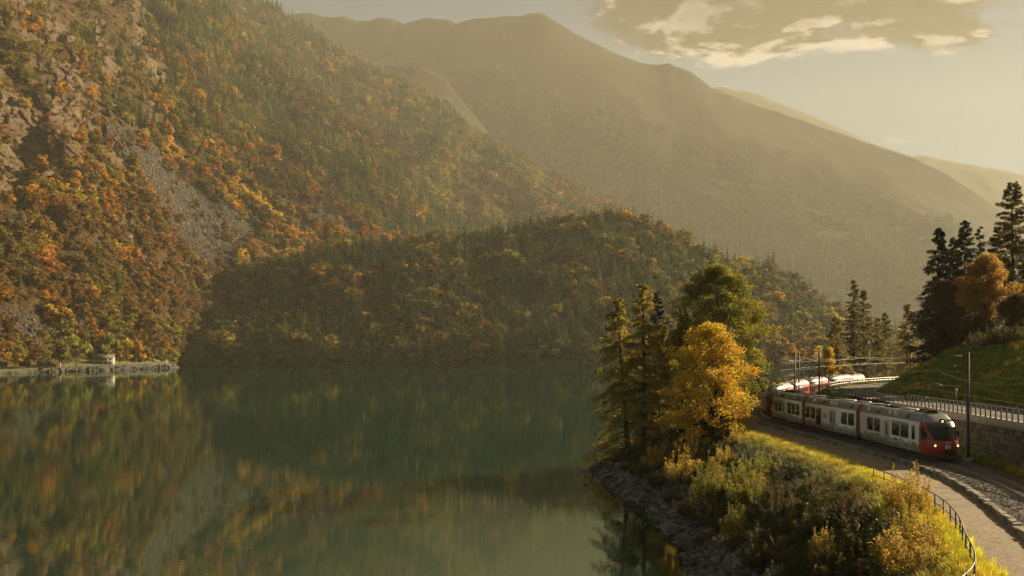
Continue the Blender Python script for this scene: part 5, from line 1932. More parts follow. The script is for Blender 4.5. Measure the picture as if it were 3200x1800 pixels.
BUSH = {
    'willow': [bush_mesh(11, 4.4, 2.3, 'willow', 60, 260, 0.062), bush_mesh(12, 3.6, 2.0, 'willow', 52, 260, 0.06), bush_mesh(13, 3.2, 2.4, 'willow', 50, 220, 0.06, 0.2)],
    'gold': [bush_mesh(21, 3.6, 1.9, 'bush_gold', 52, 230, 0.058), bush_mesh(22, 3.0, 1.7, 'bush_gold', 44, 230, 0.055), bush_mesh(23, 3.3, 2.1, 'bush_gold', 40, 200, 0.06, 0.25)],
    'dark': [bush_mesh(31, 2.2, 1.8, 'bush_dark', 40, 210, 0.06, 0.3), bush_mesh(32, 1.7, 1.6, 'bush_dark', 34, 200, 0.06, 0.3), bush_mesh(33, 2.0, 2.1, 'bush_dark', 44, 170, 0.065, 0.15)],
    'rust': [bush_mesh(41, 1.9, 1.5, 'bush_rust', 38, 170, 0.05, 0.4), bush_mesh(42, 1.5, 1.7, 'bush_rust', 40, 110, 0.05, 0.2)],
}
_bn = 0


def bush(kind, x, y, label, sc=1.0, hs=1.0, group=None):
    global _bn
    _bn += 1
    st, lv = BUSH[kind][_bn % len(BUSH[kind])]
    e = tree_root('shrub', x, y, label, ground_z(x, y) - 0.1, 'shrub', group)
    e.rotation_euler = (0, 0, (_bn * 2.399) % 6.283)
    q = random.Random(_bn * 5 + 1)
    e.scale = (sc * q.uniform(0.8, 1.3), sc * q.uniform(0.8, 1.3), sc * hs * q.uniform(0.85, 1.1))
    obj('stems', st, e); obj('foliage', lv, e)
    return e


# --- the tree group on the point
conifer('larch_tree', 16.6, 126.0, 21.6, 'tallest larch of the lakeside group, with a bare straight trunk', 'larch_green', 1, 0.265, 0.12, 165, 140, 0.5, (0.0, 0), 0.2, 0.2, 'larches on the point', trunk_r=0.36)
conifer('larch_tree', 15.0, 129.5, 20.6, 'leaning larch at the outer edge of the point over the water', 'larch_green', 2, 0.30, 0.01, 180, 150, 0.72, (-0.06, 0), 0.2, 0.06, 'larches on the point', trunk_r=0.34)
conifer('spruce_tree', 20.2, 138.0, 21.5, 'dark slim spruce top behind the larches of the point', 'spruce', 3, 0.13, 0.08, 150, 90, 0.4, (0, 0), 0.2)
conifer('larch_tree', 19.4, 131.0, 15.5, 'shorter larch between the tall larch and the big green tree', 'larch_green', 4, 0.22, 0.05, 150, 110, 0.4, (0.02, 0), 0.22, 0.05, 'larches on the point')
broadleaf('broadleaf_tree', 26.1, 127.0, 20.0, 'large green broadleaf tree behind the golden maple', 'green_tree', 5, 7.6, 0.12, 330, 230, 0.135, shape=[(0, 0.5), (0.15, 0.9), (0.35, 1.0), (0.55, 0.9), (0.72, 0.68), (0.88, 0.42), (1, 0.1)], clump=1.05)
broadleaf('broadleaf_tree', 21.8, 124.0, 13.5, 'smaller green tree filling the gap beside the tall larch', 'green_tree', 15, 3.2, 0.1, 90, 300, 0.13, clump=0.95)
broadleaf('maple_tree', 22.3, 112.0, 13.2, 'golden autumn maple in front of the tree group by the lake', 'maple', 6, 5.4, 0.05, 330, 135, 0.12, shape=[(0, 0.75), (0.15, 0.98), (0.35, 1.0), (0.6, 0.86), (0.8, 0.62), (0.93, 0.38), (1, 0.1)], clump=0.95, gap=0.14, trunk_r=0.2)

# --- shrubs down the bank
bush('willow', 19.2, 80.5, 'tall pale gold willow shrub in the middle of the lake bank', 0.98)
bush('willow', 21.6, 86.5, 'sunlit willow shrub beside the yellow grass verge', 0.8)
bush('willow', 17.8, 88.5, 'willow shrub on the bank in front of the maple', 0.92, group=None)
bush('gold', 20.6, 97.0, 'golden shrub at the foot of the maple towards the path', 0.85)
bush('gold', 17.2, 100.0, 'golden shrub under the left side of the maple', 1.15)
bush('gold', 19.0, 107.0, 'yellow leaved shrub just below the maple trunk', 1.1)
bush('gold', 16.4, 111.0, 'yellow shrub among the roots between maple and larch', 1.0)
bush('gold', 23.4, 59.0, 'bright golden shrub hanging over the path fence', 0.86)
bush('gold', 22.4, 55.8, 'golden shrub below the fence beside the bright one', 0.72)
bush('gold', 17.6, 55.5, 'slender shrub with amber leaves low on the near bank', 0.85)
bush('gold', 18.2, 45.2, 'amber shrub at the bottom edge below the fence corner', 0.85)
bush('gold', 19.8, 48.6, 'thin golden shrub against the fence near the corner', 0.62)
bush('willow', 16.4, 73.5, 'pale shrub low on the bank above the stones', 0.72)
bush('willow', 22.9, 74.6, 'green gold shrub at the end of the fence', 0.55)
for k, (x, y, kd, sc) in enumerate([(20.6, 76.0, 'dark', 1.0), (22.9, 70.5, 'dark', 0.95), (21.2, 66.5, 'dark', 1.05), (19.0, 70.0, 'dark', 1.1), (17.2, 66.0, 'dark', 0.95), (19.6, 62.0, 'dark', 1.1), (17.4, 60.0, 'rust', 1.0),
                                     (21.5, 62.0, 'rust', 0.9), (15.8, 70.5, 'rust', 0.9), (16.0, 62.5, 'dark', 0.9), (20.2, 57.0, 'dark', 1.1), (19.6, 52.5, 'dark', 1.1), (16.9, 51.0, 'dark', 1.0), (20.4, 51.5, 'rust', 0.9),
                                     (16.4, 79.5, 'dark', 1.0), (15.8, 84.5, 'dark', 0.95), (15.9, 94.0, 'dark', 1.0), (18.6, 92.0, 'dark', 1.0), (15.2, 104.0, 'dark', 1.0), (14.8, 113.0, 'dark', 1.0), (14.2, 119.0, 'rust', 1.0),
                                     (18.4, 117.5, 'dark', 1.1), (21.0, 116.0, 'rust', 1.0), (23.6, 104.5, 'gold', 0.62), (24.4, 112.0, 'gold', 0.6), (17.5, 47.5, 'dark', 0.9), (15.2, 55.5, 'dark', 0.85), (14.9, 76.0, 'rust', 0.75),
                                     (18.2, 76.2, 'rust', 0.9), (23.8, 66.5, 'rust', 0.7), (26.2, 122.5, 'gold', 0.8), (13.6, 126.5, 'dark', 0.8), (19.0, 122.0, 'dark', 1.1)]):
    nm = {'dark': 'dark green bramble shrub', 'rust': 'rust brown shrub', 'gold': 'small yellow shrub'}[kd]
    wh = 'by the larches' if y > 115 else 'under the maple' if y > 98 else 'above the shore stones' if x < 17 else 'just below the fence' if x > 21 and y < 73 else 'on the upper bank' if x > 19 else 'on the middle of the bank'
    ne = ', farther along' if y > 84 else ', near the fence end' if y > 68 else ', towards the camera' if y < 56 else ''
    bush(kd, x, y, nm + ' ' + wh + ne, sc, group='shrubs on the lake bank')

_same = {}
for o in list(COL.objects):
    if o.get('group') == 'shrubs on the lake bank':
        _same.setdefault(o['label'], []).append(o)
for lab, os_ in _same.items():
    for q, o in enumerate(sorted(os_, key=lambda v: v.location.y)):
        if len(os_) > 1:
            o['label'] = lab + ', ' + ['nearest', 'second nearest', 'third nearest', 'fourth nearest', 'fifth nearest', 'sixth nearest', 'seventh nearest'][q]

# --- trees behind the train
G2 = 'larches behind the tank wagon'


def px_tree(fn, name, px, top, Y, label, *a, **k):
    x = (px - 1600) / FP * Y
    z = ground_z(x, Y)
    H = CAMZ + (HOR - top) / FP * Y - z
    return fn(name, x, Y, H, label, *a, z=z - 0.2, **k)


px_tree(conifer, 'larch_tree', 2668, 868, 258, 'tallest larch behind the tank wagon, with a thin bare top', 'larch_dark', 31, 0.19, 0.12, 150, 85, 0.35, (-0.01, 0), 0.30, 0.12, G2)
px_tree(conifer, 'larch_tree', 2698, 902, 262, 'second tall larch, just right of the tallest behind the tank wagon', 'larch_dark', 32, 0.22, 0.12, 150, 85, 0.35, (0, 0), 0.30, 0.12, G2)
px_tree(conifer, 'larch_tree', 2618, 985, 250, 'broad low larch at the lake end of the row behind the train', 'larch_gold', 33, 0.24, 0.1, 130, 85, 0.3, (-0.02, 0), 0.30, 0.1, G2, top_pow=0.6)
px_tree(conifer, 'larch_tree', 2742, 988, 268, 'middle larch of the row, left one of two close trunks', 'larch_gold', 34, 0.25, 0.1, 120, 75, 0.35, (0, 0), 0.30, 0.1, G2)
px_tree(conifer, 'larch_tree', 2768, 972, 272, 'middle larch of the row, right one of two close trunks', 'larch_dark', 35, 0.24, 0.1, 120, 75, 0.35, (0, 0), 0.30, 0.1, G2)
px_tree(conifer, 'larch_tree', 2834, 945, 238, 'single larch beside the dark spruces on the embankment', 'larch_gold', 36, 0.25, 0.12, 130, 85, 0.35, (0, 0), 0.28, 0.1, G2)
px_tree(broadleaf, 'broadleaf_tree', 2590, 1090, 246, 'small yellow tree by the water left of the larches', 'maple', 37, 2.4, 0.1, 50, 160, 0.2, clump=1.0)

G3 = 'trees on the embankment'
px_tree(conifer, 'spruce_tree', 2934, 705, 150, 'dark spruce at the lake end of the embankment trees', 'spruce', 41, 0.25, 0.03, 200, 115, 0.42, (0, 0), 0.24, group=G3, top_pow=0.9)
px_tree(conifer, 'spruce_tree', 2978, 735, 156, 'dark spruce half hidden between two taller spruces', 'spruce', 42, 0.18, 0.04, 170, 100, 0.42, (0, 0), 0.24, group=G3)
px_tree(conifer, 'spruce_tree', 3012, 682, 152, 'tallest dark spruce on the embankment', 'spruce', 43, 0.22, 0.04, 200, 110, 0.42, (0, 0), 0.24, group=G3)
px_tree(conifer, 'spruce_tree', 3060, 702, 158, 'thin topped spruce between the tall spruce and the big larch', 'spruce', 44, 0.15, 0.04, 130, 80, 0.42, (0, 0), 0.24, group=G3, bare=0.2)
px_tree(conifer, 'larch_tree', 3163, 565, 142, 'very tall old larch with sparse top on the embankment', 'larch_dark', 45, 0.24, 0.2, 150, 120, 0.38, (0, 0), 0.24, 0.1, G3, top_pow=0.62)
px_tree(conifer, 'larch_tree', 3120, 700, 150, 'larch with dense dark crown behind the orange birch', 'larch_dark', 46, 0.22, 0.1, 150, 110, 0.4, (0, 0), 0.24, 0.05, G3)
px_tree(conifer, 'spruce_tree', 3235, 690, 140, 'dark spruce cut by the right edge of the picture', 'spruce', 47, 0.2, 0.04, 150, 100, 0.42, (0, 0), 0.24, group=G3)
px_tree(broadleaf, 'birch_tree', 3088, 800, 133, 'orange birch glowing in front of the dark spruces', 'birch', 48, 3.6, 0.3, 110, 260, 0.12, clump=0.9, lean=(-0.02, 0), group=G3, bark=M_BARK_PALE, trunk_r=0.12)
px_tree(broadleaf, 'broadleaf_tree', 2945, 880, 146, 'brown leafed tree in front of the lake end spruce', 'brown', 49, 3.6, 0.06, 100, 220, 0.13, clump=1.0, group=G3, trunk_r=0.12)
px_tree(broadleaf, 'broadleaf_tree', 3005, 870, 144, 'brown leafed tree below the tallest spruce', 'brown', 50, 3.4, 0.06, 100, 220, 0.13, clump=1.0, group=G3, trunk_r=0.12)
px_tree(broadleaf, 'broadleaf_tree', 3178, 925, 126, 'low brown tree at the crest of the grass embankment', 'brown', 51, 2.8, 0.05, 80, 220, 0.12, clump=0.9, group=G3, trunk_r=0.1)
px_tree(broadleaf, 'broadleaf_tree', 3060, 985, 140, 'dark undergrowth tree beneath the orange birch', 'brown', 52, 3.0, 0.05, 80, 200, 0.13, clump=1.0, group=G3, trunk_r=0.1)
for k, (px, Y, kd, sc) in enumerate([(3060, 127, 'rust', 1.1), (3095, 124, 'rust', 1.2), (3125, 122, 'rust', 1.1), (3150, 120, 'rust', 1.0), (3030, 132, 'rust', 1.0), (3185, 119, 'dark', 1.0)]):
    x = (px - 1600) / FP * Y
    bush(kd, x, Y, '%s scrub bush on the embankment crest, %s' % (kd, ['under the birch', 'right of the birch', 'near the brown tree', 'below the brown tree', 'left of the birch', 'at the picture edge'][k]), sc)


# --- stones along the shore
def rock_mesh(seed, mat, flat=0.62):
    r = np.random.default_rng(seed)
    bm = bmesh.new()
    bmesh.ops.create_icosphere(bm, subdivisions=1, radius=0.5)
    sx = r.uniform(0.8, 1.5)
    for v in bm.verts:
        v.co.x *= sx; v.co.z *= flat
        v.co *= 1 + r.normal(0, 0.17)
    me = bpy.data.meshes.new('stone')
    bm.to_mesh(me); bm.free()
    me.materials.append(mat)
    return me


M_STONE = [simple('shore_stone_%s' % k, c, 0.85, var=0.4, scale=4, bmp=0.5) for k, c in (('grey', (0.095, 0.084, 0.07)), ('dark', (0.055, 0.05, 0.042)), ('pale', (0.15, 0.135, 0.11)))]
M_SCREE = [simple('scree_stone_%s' % k, c, 0.9, var=0.4, scale=0.5, bmp=0.5) for k, c in (('brown', (0.10, 0.078, 0.055)), ('dark', (0.055, 0.045, 0.034)), ('pale', (0.16, 0.13, 0.095)))]
ROCKS = [rock_mesh(500 + k, M_STONE[k % 3], 0.35 + 0.05 * (k % 5)) for k in range(12)]
rock_col = bpy.data.collections.new('stone_shapes')
for k, me in enumerate(ROCKS):
    rock_col.objects.link(bpy.data.objects.new('stone_%02d' % k, me))


def shore_stones():
    rng = np.random.default_rng(77)
    n = 16000
    x = rng.uniform(8.5, 23, n); y = rng.uniform(46, 137, n)
    z, lat, dR, dS = hfun(x, y, True)
    lim = 4.2 + 1.8 * fbm(x / 4, y / 4, 6, 3) + np.clip((75 - y) / 12, 0, 2.0)
    ok = (dS > -0.9) & (dS < lim)
    x, y, z, dS = x[ok], y[ok], z[ok], dS[ok]
    n = len(x)
    s = np.clip(rng.lognormal(-0.75, 0.45, n), 0.18, 1.5)
    idx = rng.integers(0, 12, n)
    rot = np.stack([rng.normal(0.0, 0.3, n), rng.normal(-0.35, 0.3, n), rng.uniform(0, 6.28, n)], 1)
    scl = np.stack([s, s * rng.uniform(0.7, 1.1, n), s * rng.uniform(0.7, 1.2, n)], 1)
    z = z + 0.08 * s
    app = s / y
    app = app * ((x - 0) * FP / y + 1600 < 2700)
    order = np.argsort(-app)
    big = order[:300]; rest = order[300:]
    for k in big:
        o = bpy.data.objects.new('stone', ROCKS[idx[k]])
        o.location = (x[k], y[k], z[k]); o.rotation_euler = rot[k]; o.scale = scl[k]
        COL.objects.link(o); o.parent = BANK
    o = instancer('shore_rubble', np.stack([x, y, z], 1)[rest], scl[rest], rot[rest], idx[rest], np.ones((len(rest), 3)) * 0.15, rock_col, 'rough grey stones covering the lake shore')
    o.parent = BANK
    return n


shore_stones()


ballast_col = bpy.data.collections.new('ballast_shapes')
for k in range(6):
    ballast_col.objects.link(bpy.data.objects.new('ballast_%02d' % k, rock_mesh(800 + k, simple('ballast_piece_%d' % (k % 2), ((0.17, 0.145, 0.115), (0.11, 0.095, 0.08))[k % 2], 0.9, var=0.3, scale=9), 0.7)))


def ballast_stones():
    rng = np.random.default_rng(78)
    n = 9000
    s = rng.uniform(TS[near_y(TRACK, 46)], TS[near_y(TRACK, 100)], n)
    i = (s / 0.5).astype(int)
    off = rng.uniform(-2.6, 2.9, n)
    x = TRACK[i, 0] + off * TT[i, 1] + TT[i, 0] * (s - i * 0.5); y = TRACK[i, 1] - off * TT[i, 0] + TT[i, 1] * (s - i * 0.5)
    z = np.interp(off, [-2.72, -2.3, -1.6, 1.6, 2.3, 3.1], [6.60, 6.74, 6.82, 6.82, 6.74, 6.50]) + 0.01
    sz = rng.uniform(0.05, 0.11, n)
    rot = rng.uniform(0, 6.28, (n, 3))
    o = instancer('ballast_stones', np.stack([x, y, z], 1), np.stack([sz, sz, sz * 1.3], 1), rot, rng.integers(0, 6, n), np.ones((n, 3)) * 0.15, ballast_col, 'loose grey ballast stones around the track')


ballast_stones()


# --- grass
def tuft_mesh(seed, n=26, h=0.42, spread=0.22):
    rng = np.random.default_rng(seed)
    V, F, c = [], [], []
    for k in range(n):
        a = rng.uniform(0, 6.283); b = np.array([math.cos(a), math.sin(a), 0]) * rng.uniform(0, spread)
        d = np.array([math.cos(a), math.sin(a), 0]) * rng.uniform(0.1, 0.6) * h
        hh = h * rng.uniform(0.5, 1.2)
        w = np.array([-math.sin(a), math.cos(a), 0]) * 0.014
        q = len(V)
        V += [b - w, b + w, b + d * 0.45 + np.array([0, 0, hh * 0.6]) + w * 0.7, b + d * 0.45 + np.array([0, 0, hh * 0.6]) - w * 0.7, b + d + np.array([0, 0, hh * 0.95])]
        F.append((q, q + 1, q + 2, q + 3)); c += [rng.uniform(0.7, 1.3)] * 5
        F.append((q + 3, q + 2, q + 4, q + 4))
    F = np.array(F)
    quad = F[::2]; tri = F[1::2][:, :3]
    c = np.array(c)
    return np_mesh('tuft', np.array(V), [quad, tri], M_FOREST, np.stack([c, c, c], 1))


grass_col = bpy.data.collections.new('grass_shapes')
for k in range(5):
    grass_col.objects.link(bpy.data.objects.new('tuft_%02d' % k, tuft_mesh(900 + k, 26 + 4 * k, 0.34 + 0.05 * k)))


def grass():
    rng = np.random.default_rng(79)
    n = 85000
    x = rng.uniform(9, 34, n); y = rng.uniform(40, 150, n)
    z, lat, dR, dS = hfun(x, y, True)
    pe = path_edge(y)
    verge = (lat < pe + 0.25 * rng.normal(0, 1, n)) & (dS > 3.2 + 1.5 * fbm(x / 4, y / 4, 6, 3))
    ok = verge
    x1, y1, z1, l1 = x[ok], y[ok], z[ok], lat[ok]
    n1 = len(x1)
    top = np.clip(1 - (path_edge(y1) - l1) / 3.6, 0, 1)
    t = np.array([0.80, 0.66, 0.06]) * top[:, None] + np.array([0.07, 0.075, 0.018]) * (1 - top[:, None])  # yellower by the path; the extra brightness there stands in for sunlight on the verge
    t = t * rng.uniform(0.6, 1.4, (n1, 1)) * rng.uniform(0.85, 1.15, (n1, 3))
    dryp = fbm(x1 / 3.0, y1 / 3.0, 44, 3) > 0.25
    t = np.where(dryp[:, None], t * np.array([0.95, 0.85, 0.8]), t)
    s = rng.uniform(0.7, 1.5, n1) * (0.75 + 0.5 * (1 - top))
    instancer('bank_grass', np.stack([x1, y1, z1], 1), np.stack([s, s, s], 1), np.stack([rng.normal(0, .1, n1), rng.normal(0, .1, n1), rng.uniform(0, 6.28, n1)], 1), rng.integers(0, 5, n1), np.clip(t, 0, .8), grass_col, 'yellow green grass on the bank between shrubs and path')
    n = 45000
    x = rng.uniform(36, 75, n); y = rng.uniform(62, 175, n)
    z, lat, dR, dS = hfun(x, y, True)
    ok = (dR > ROADW + 0.9) | ((lat > 3.0) & (dR < -0.5))
    x1, y1, z1, l1 = x[ok], y[ok], z[ok], lat[ok]
    n1 = len(x1)
    t = np.array([0.24, 0.29, 0.04]) * rng.uniform(0.6, 1.5, (n1, 1)) * rng.uniform(0.85, 1.15, (n1, 3))
    p = fbm(x1 / 5.0, y1 / 5.0, 45, 3)
    t = np.where((p > 0.3)[:, None], t * np.array([2.2, 1.35, 1.2]), t)
    s = rng.uniform(0.6, 1.25, n1)
    instancer('embankment_grass', np.stack([x1, y1, z1], 1), np.stack([s, s, s * 0.9], 1), np.stack([rng.normal(0, .1, n1), rng.normal(0, .1, n1), rng.uniform(0, 6.28, n1)], 1), rng.integers(0, 5, n1), np.clip(t, 0, .8), grass_col, 'short green grass on the embankment beyond the road')


grass()

# --- road side posts
def marker(x, y, h, label, head):
    e = empty('road_marker_post', (x, y, ground_z(x, y)), 0, label, 'post')
    mb = MB(); mb.box((0, 0, h / 2), (0.1, 0.1, h), taper=0.8); mb.build('stem', M_LWHITE if head else M_UNDER, e)
    if head:
        mb = MB(); mb.bar((0, 0, h - 0.02), (0, 0, h + 0.22), 0.14, 10, r2=0.1); mb.build('lamp_head', M_LWHITE, e)
    else:
        mb = MB(); mb.box((0, 0, h * 0.8), (0.11, 0.11, 0.12)); mb.build('reflector', M_LWHITE, e)


marker(48.2, 108.0, 1.15, 'short white post with a round head at the foot of the embankment', True)
marker(48.4, 126.5, 0.95, 'small dark delineator post on the inside of the road bend', False)
e = empty('pole', (80.5, 201.0, ground_z(80.5, 201.0)), 0, 'tall pole with a dark dome cap by the far road bend', 'pole')
H = 16.4 - ground_z(80.5, 201.0)
mb = MB(); mb.bar((0, 0, 0), (0, 0, H - 0.4), 0.14, 8); mb.build('shaft', M_DARKSTEEL, e)
mb = MB(); mb.sheet([[(r * math.cos(a), r * math.sin(a), zz) for a in np.linspace(0, 2 * math.pi, 13)] for r, zz in ((0.1, H - 0.9), (0.5, H - 0.6), (1.45, H - 0.5), (1.5, H - 0.2), (1.1, H + 0.25), (0.1, H + 0.42))]); mb.build('dome_cap', M_UNDER, e)
# ------------------------------------------------------------------ far shore: lawn, house, shore trees, pylons
def surf(L, px, py):
    k = np.argmin((L.PX - px) ** 2 + (L.PY - py) ** 2)
    i, j = np.unravel_index(k, L.PX.shape)
    return float(L.X[i, j]), float(L.Y[i, j]), float(L.Z[i, j])


def shoreY(px):
    return float(np.interp(px, [-350, 0, 300, 500, 546, 560], [540, 640, 722, 800, 832, 845]))


def xz(px, Y):
    return (px - 1600) / FP * Y


LAWN_Z = 4.0


def build_lawn():
    m = simple('shore_lawn', (0.13, 0.125, 0.03), 0.9, var=0.45, scale=0.25)
    ms = simple('shore_wall_stone', (0.05, 0.043, 0.032), 0.9, var=0.7, scale=0.7, bmp=0.8)
    mb = MB(); rows = []
    pxs = np.linspace(-350, 560, 120)
    w = empty('shore_wall', (xz(330, shoreY(330)), shoreY(330), 0), 0, 'rough stone shore wall below the lawn on the far bank', 'wall')
    ww = MB(); wr = []
    for p in pxs:
        Y = shoreY(p) + 1.2 * math.sin(p * 0.09) + 0.8 * math.sin(p * 0.31)
        h = LAWN_Z * float(np.clip(0.45 + 0.55 * ss(150, 300, p), 0, 1)) * (1 - 0.75 * float(ss(515, 560, p)))
        wr.append([(xz(p, Y - 2.2 - 1.2 * math.sin(p * 0.5)), Y - 2.2 - 1.2 * math.sin(p * 0.5), -0.8), (xz(p, Y - 1.3), Y - 1.3, 0.6 + 0.35 * math.sin(p * 0.8)), (xz(p, Y), Y, 0.9 + 0.4 * math.sin(p)), (xz(p, Y + 0.6), Y + 0.6, h + 0.35 * math.sin(p * 0.43) + 0.25 * math.sin(p * 1.7))])
        en = 1 - float(ss(500, 556, p))
        rows.append([(xz(p, Y + 0.7), Y + 0.7, h + 0.35 * math.sin(p * 0.43) + 0.25 * math.sin(p * 1.7)), (xz(p, Y + 12), Y + 12, h + 0.5 * en), (xz(p, Y + 24), Y + 24, h * en + 1.2 * en), (xz(p, Y + 40), Y + 40, (h + 5) * en - 0.5), (xz(p, Y + 60), Y + 60, (h + 14) * en - 1.0)])
    ww.sheet(wr)
    relative(ww.build('wall_face', ms), w)
    mb.sheet(rows)
    tag(mb.build('lawn', m), kind='structure')
    # big loose stones of the wall
    rng = random.Random(3)
    sm = [stone_mesh('shore_block', (2.2, 1.2, 1.2), 300 + k, [ms, M_BLOCK[2], M_STONE[1]][k % 3], 0.2) for k in range(5)]
    for k in range(240):
        p = rng.uniform(120, 548); Y = shoreY(p) - rng.uniform(-0.6, 2.6)
        o = bpy.data.objects.new('shore_block', rng.choice(sm)); o.location = (xz(p, Y), Y, rng.uniform(-0.2, 1.0) + (rng.uniform(0, 2.4) if rng.random() < 0.35 else 0)); o.rotation_euler = (rng.uniform(-.4, .4), rng.uniform(-.4, .4), rng.uniform(-1.5, 1.5))
        sc = rng.uniform(0.35, 1.3); o.scale = (sc, sc, sc); COL.objects.link(o); relative(o, w)


build_lawn()


def house(x, y, z, rz, w, d, h, rh, label, wall, roofc, name='house', porch=True):
    e = empty(name, (x, y, z), rz, label, 'house')
    mw = simple('house_wall_' + wall[0], wall[1], 0.9, var=0.2, scale=0.6, bmp=0.2)
    mr = simple('slate_roof', roofc, 0.8, var=0.3, scale=0.8, bmp=0.4)
    mg = simple('house_window_dark', (0.02, 0.02, 0.02), 0.2)
    mt = simple('house_timber', (0.2, 0.15, 0.1), 0.8)
    mb = MB(); mb.prism([(-d / 2, -1), (-d / 2, h), (0, h + rh), (d / 2, h), (d / 2, -1)], -w / 2, w / 2); mb.build('wall', mw, e)
    mb = MB()
    for sg in (-1, 1):
        V = []
        for xx in (-w / 2 - 0.5, w / 2 + 0.5):
            V += [(xx, sg * (d / 2 + 0.6), h - 0.6 * rh / (d / 2) + 0.05), (xx, 0, h + rh + 0.05), (xx, 0, h + rh + 0.3), (xx, sg * (d / 2 + 0.6), h - 0.6 * rh / (d / 2) + 0.3)]
        mb.add(V, [(0, 1, 2, 3), (4, 7, 6, 5), (0, 3, 7, 4), (3, 2, 6, 7), (1, 0, 4, 5), (2, 1, 5, 6)])
    rf = mb.build('roof', mr, e)
    mb = MB(); mb.box((w * 0.2, 0.3, h + rh + 0.5), (0.8, 0.8, 1.4)); mb.build('chimney', mw, rf)
    for k in range(4):
        xx = -w / 2 + w * (k + 0.6) / 4.2
        for zz in ((0.9, h - 1.3) if h > 4 else (1.0,)):
            if k == 1 and zz < 1: continue
            f = MB(); f.box((xx, -d / 2 - 0.03, zz + 0.5), (1.5, 0.08, 1.5)); fr = f.build('window', mt, e)
            g = MB(); g.box((xx, -d / 2 - 0.075, zz + 0.5), (1.15, 0.02, 1.2)); g.build('pane', mg, fr)
    dd = MB(); dd.box((-w / 2 + w * 1.6 / 4.2, -d / 2 - 0.04, 1.0), (1.1, 0.1, 2.1)); dd.build('door', mt, e)
    for yy in (-d / 4, d / 4):
        f = MB(); f.box((-w / 2 - 0.03, yy, 1.6), (0.08, 0.9, 1.1)); f.build('window', mg, e)
    if porch:
        p = MB(); p.box((-w * 0.12, -d / 2 - 1.3, 2.45), (4.2, 2.6, 0.16)); p.build('porch_roof', mr, e)
        for xx in (-w * 0.12 - 1.9, -w * 0.12 + 1.9):
            p = MB(); p.box((xx, -d / 2 - 2.4, 1.1), (0.16, 0.16, 2.6)); p.build('porch_post', mt, e)
    return e


hy = shoreY(333) + 11
house(xz(326, hy), hy, LAWN_Z + 0.3, math.radians(12), 13.5, 8.0, 4.6, 2.6, 'old stone house with slate gable roof on the lawn across the lake', ('stone', (0.46, 0.39, 0.29)), (0.13, 0.105, 0.08))
y2 = 838
house(xz(2462, y2), y2, 1.2, math.radians(4), 12, 7, 3.4, 2.0, 'pale hazy house on the far shore behind the mast pair', ('pale', (0.3, 0.26, 0.2)), (0.22, 0.17, 0.13), porch=False)


def shore_tree(px, top, foot, shape, tint, label, w=1.0, Y=None, name='broadleaf_tree', z=None):
    Y = Y if Y else shoreY(min(px, 545)) + 9
    zb = LAWN_Z if z is None else z
    H = (foot - top) / FP * Y
    o = bpy.data.objects.new(name, PROTO[shape])
    o.location = (xz(px, Y), Y, zb)
    r = random.Random(int(px * 13 + top))
    o.rotation_euler = (0, 0, r.uniform(0, 6.28)); o.scale = (H * w, H * w, H)
    o['tint'] = [v * r.uniform(0.92, 1.08) for v in TINTS[tint]]
    COL.objects.link(o)
    return tag(o, label, 'tree', 'trees along the far lawn')


shore_tree(187, 1062, 1140, 10, 'olive', 'slender pale trunked birch on the lawn', 1.25, name='birch_tree')
shore_tree(200, 1075, 1140, 10, 'lime', 'second birch, just right of the slender one on the lawn', 1.1, name='birch_tree')
shore_tree(238, 1050, 1140, 1, 'lime', 'big round olive yellow tree left of the stone house', 1.05)
shore_tree(290, 1045, 1138, 3, 'rust', 'round rust brown tree behind the left end of the house', 0.95, Y=760)
shore_tree(95, 1048, 1140, 2, 'brown', 'brown round tree at the left of the lawn', 1.0)
shore_tree(130, 1070, 1140, 4, 'olive', 'olive tree between the brown tree and the birches', 0.9)
shore_tree(12, 1062, 1142, 1, 'amber', 'amber tree at the left edge of the picture by the water', 1.0)
shore_tree(50, 1068, 1142, 5, 'lime', 'yellow green tree next to the amber tree by the water', 0.9)
shore_tree(60, 1106, 1143, 0, 'yellow', 'small bright bush on the shore at the left', 1.2, name='broadleaf_bush')
shore_tree(330, 1040, 1128, 4, 'lime', 'tall yellow green tree behind the house', 0.8, Y=765)
shore_tree(352, 1038, 1128, 10, 'lime', 'slim yellow green tree behind the right end of the house', 1.3, Y=768, name='poplar_tree')
shore_tree(375, 1082, 1134, 2, 'rust', 'low rust red tree just right of the house', 1.2)
shore_tree(400, 1055, 1130, 3, 'yellow', 'golden tree on the lawn right of the house', 0.85, Y=790)
shore_tree(425, 1060, 1130, 10, 'amber', 'slim amber tree behind the shore wall', 1.3, Y=795, name='poplar_tree')
shore_tree(452, 1062, 1134, 4, 'olive', 'olive tree at the back of the lawn right of the golden tree', 0.9, Y=805)
shore_tree(478, 1045, 1128, 1, 'rust', 'rust brown tree standing above the wall near the tip', 0.9, Y=815)
shore_tree(512, 1066, 1135, 3, 'orange', 'orange tree at the tip of the point', 0.9, Y=840, z=6)
shore_tree(505, 1088, 1142, 0, 'olive', 'olive bush in front of the orange tree at the tip', 1.0, Y=822, z=3.5)
shore_tree(530, 1100, 1150, 5, 'lime', 'yellow green bush hanging over the water at the very tip', 1.1, Y=838, z=1.5)
shore_tree(470, 1000, 1110, 2, 'brown', 'large brown tree rising behind the point', 0.85, Y=850, z=10)


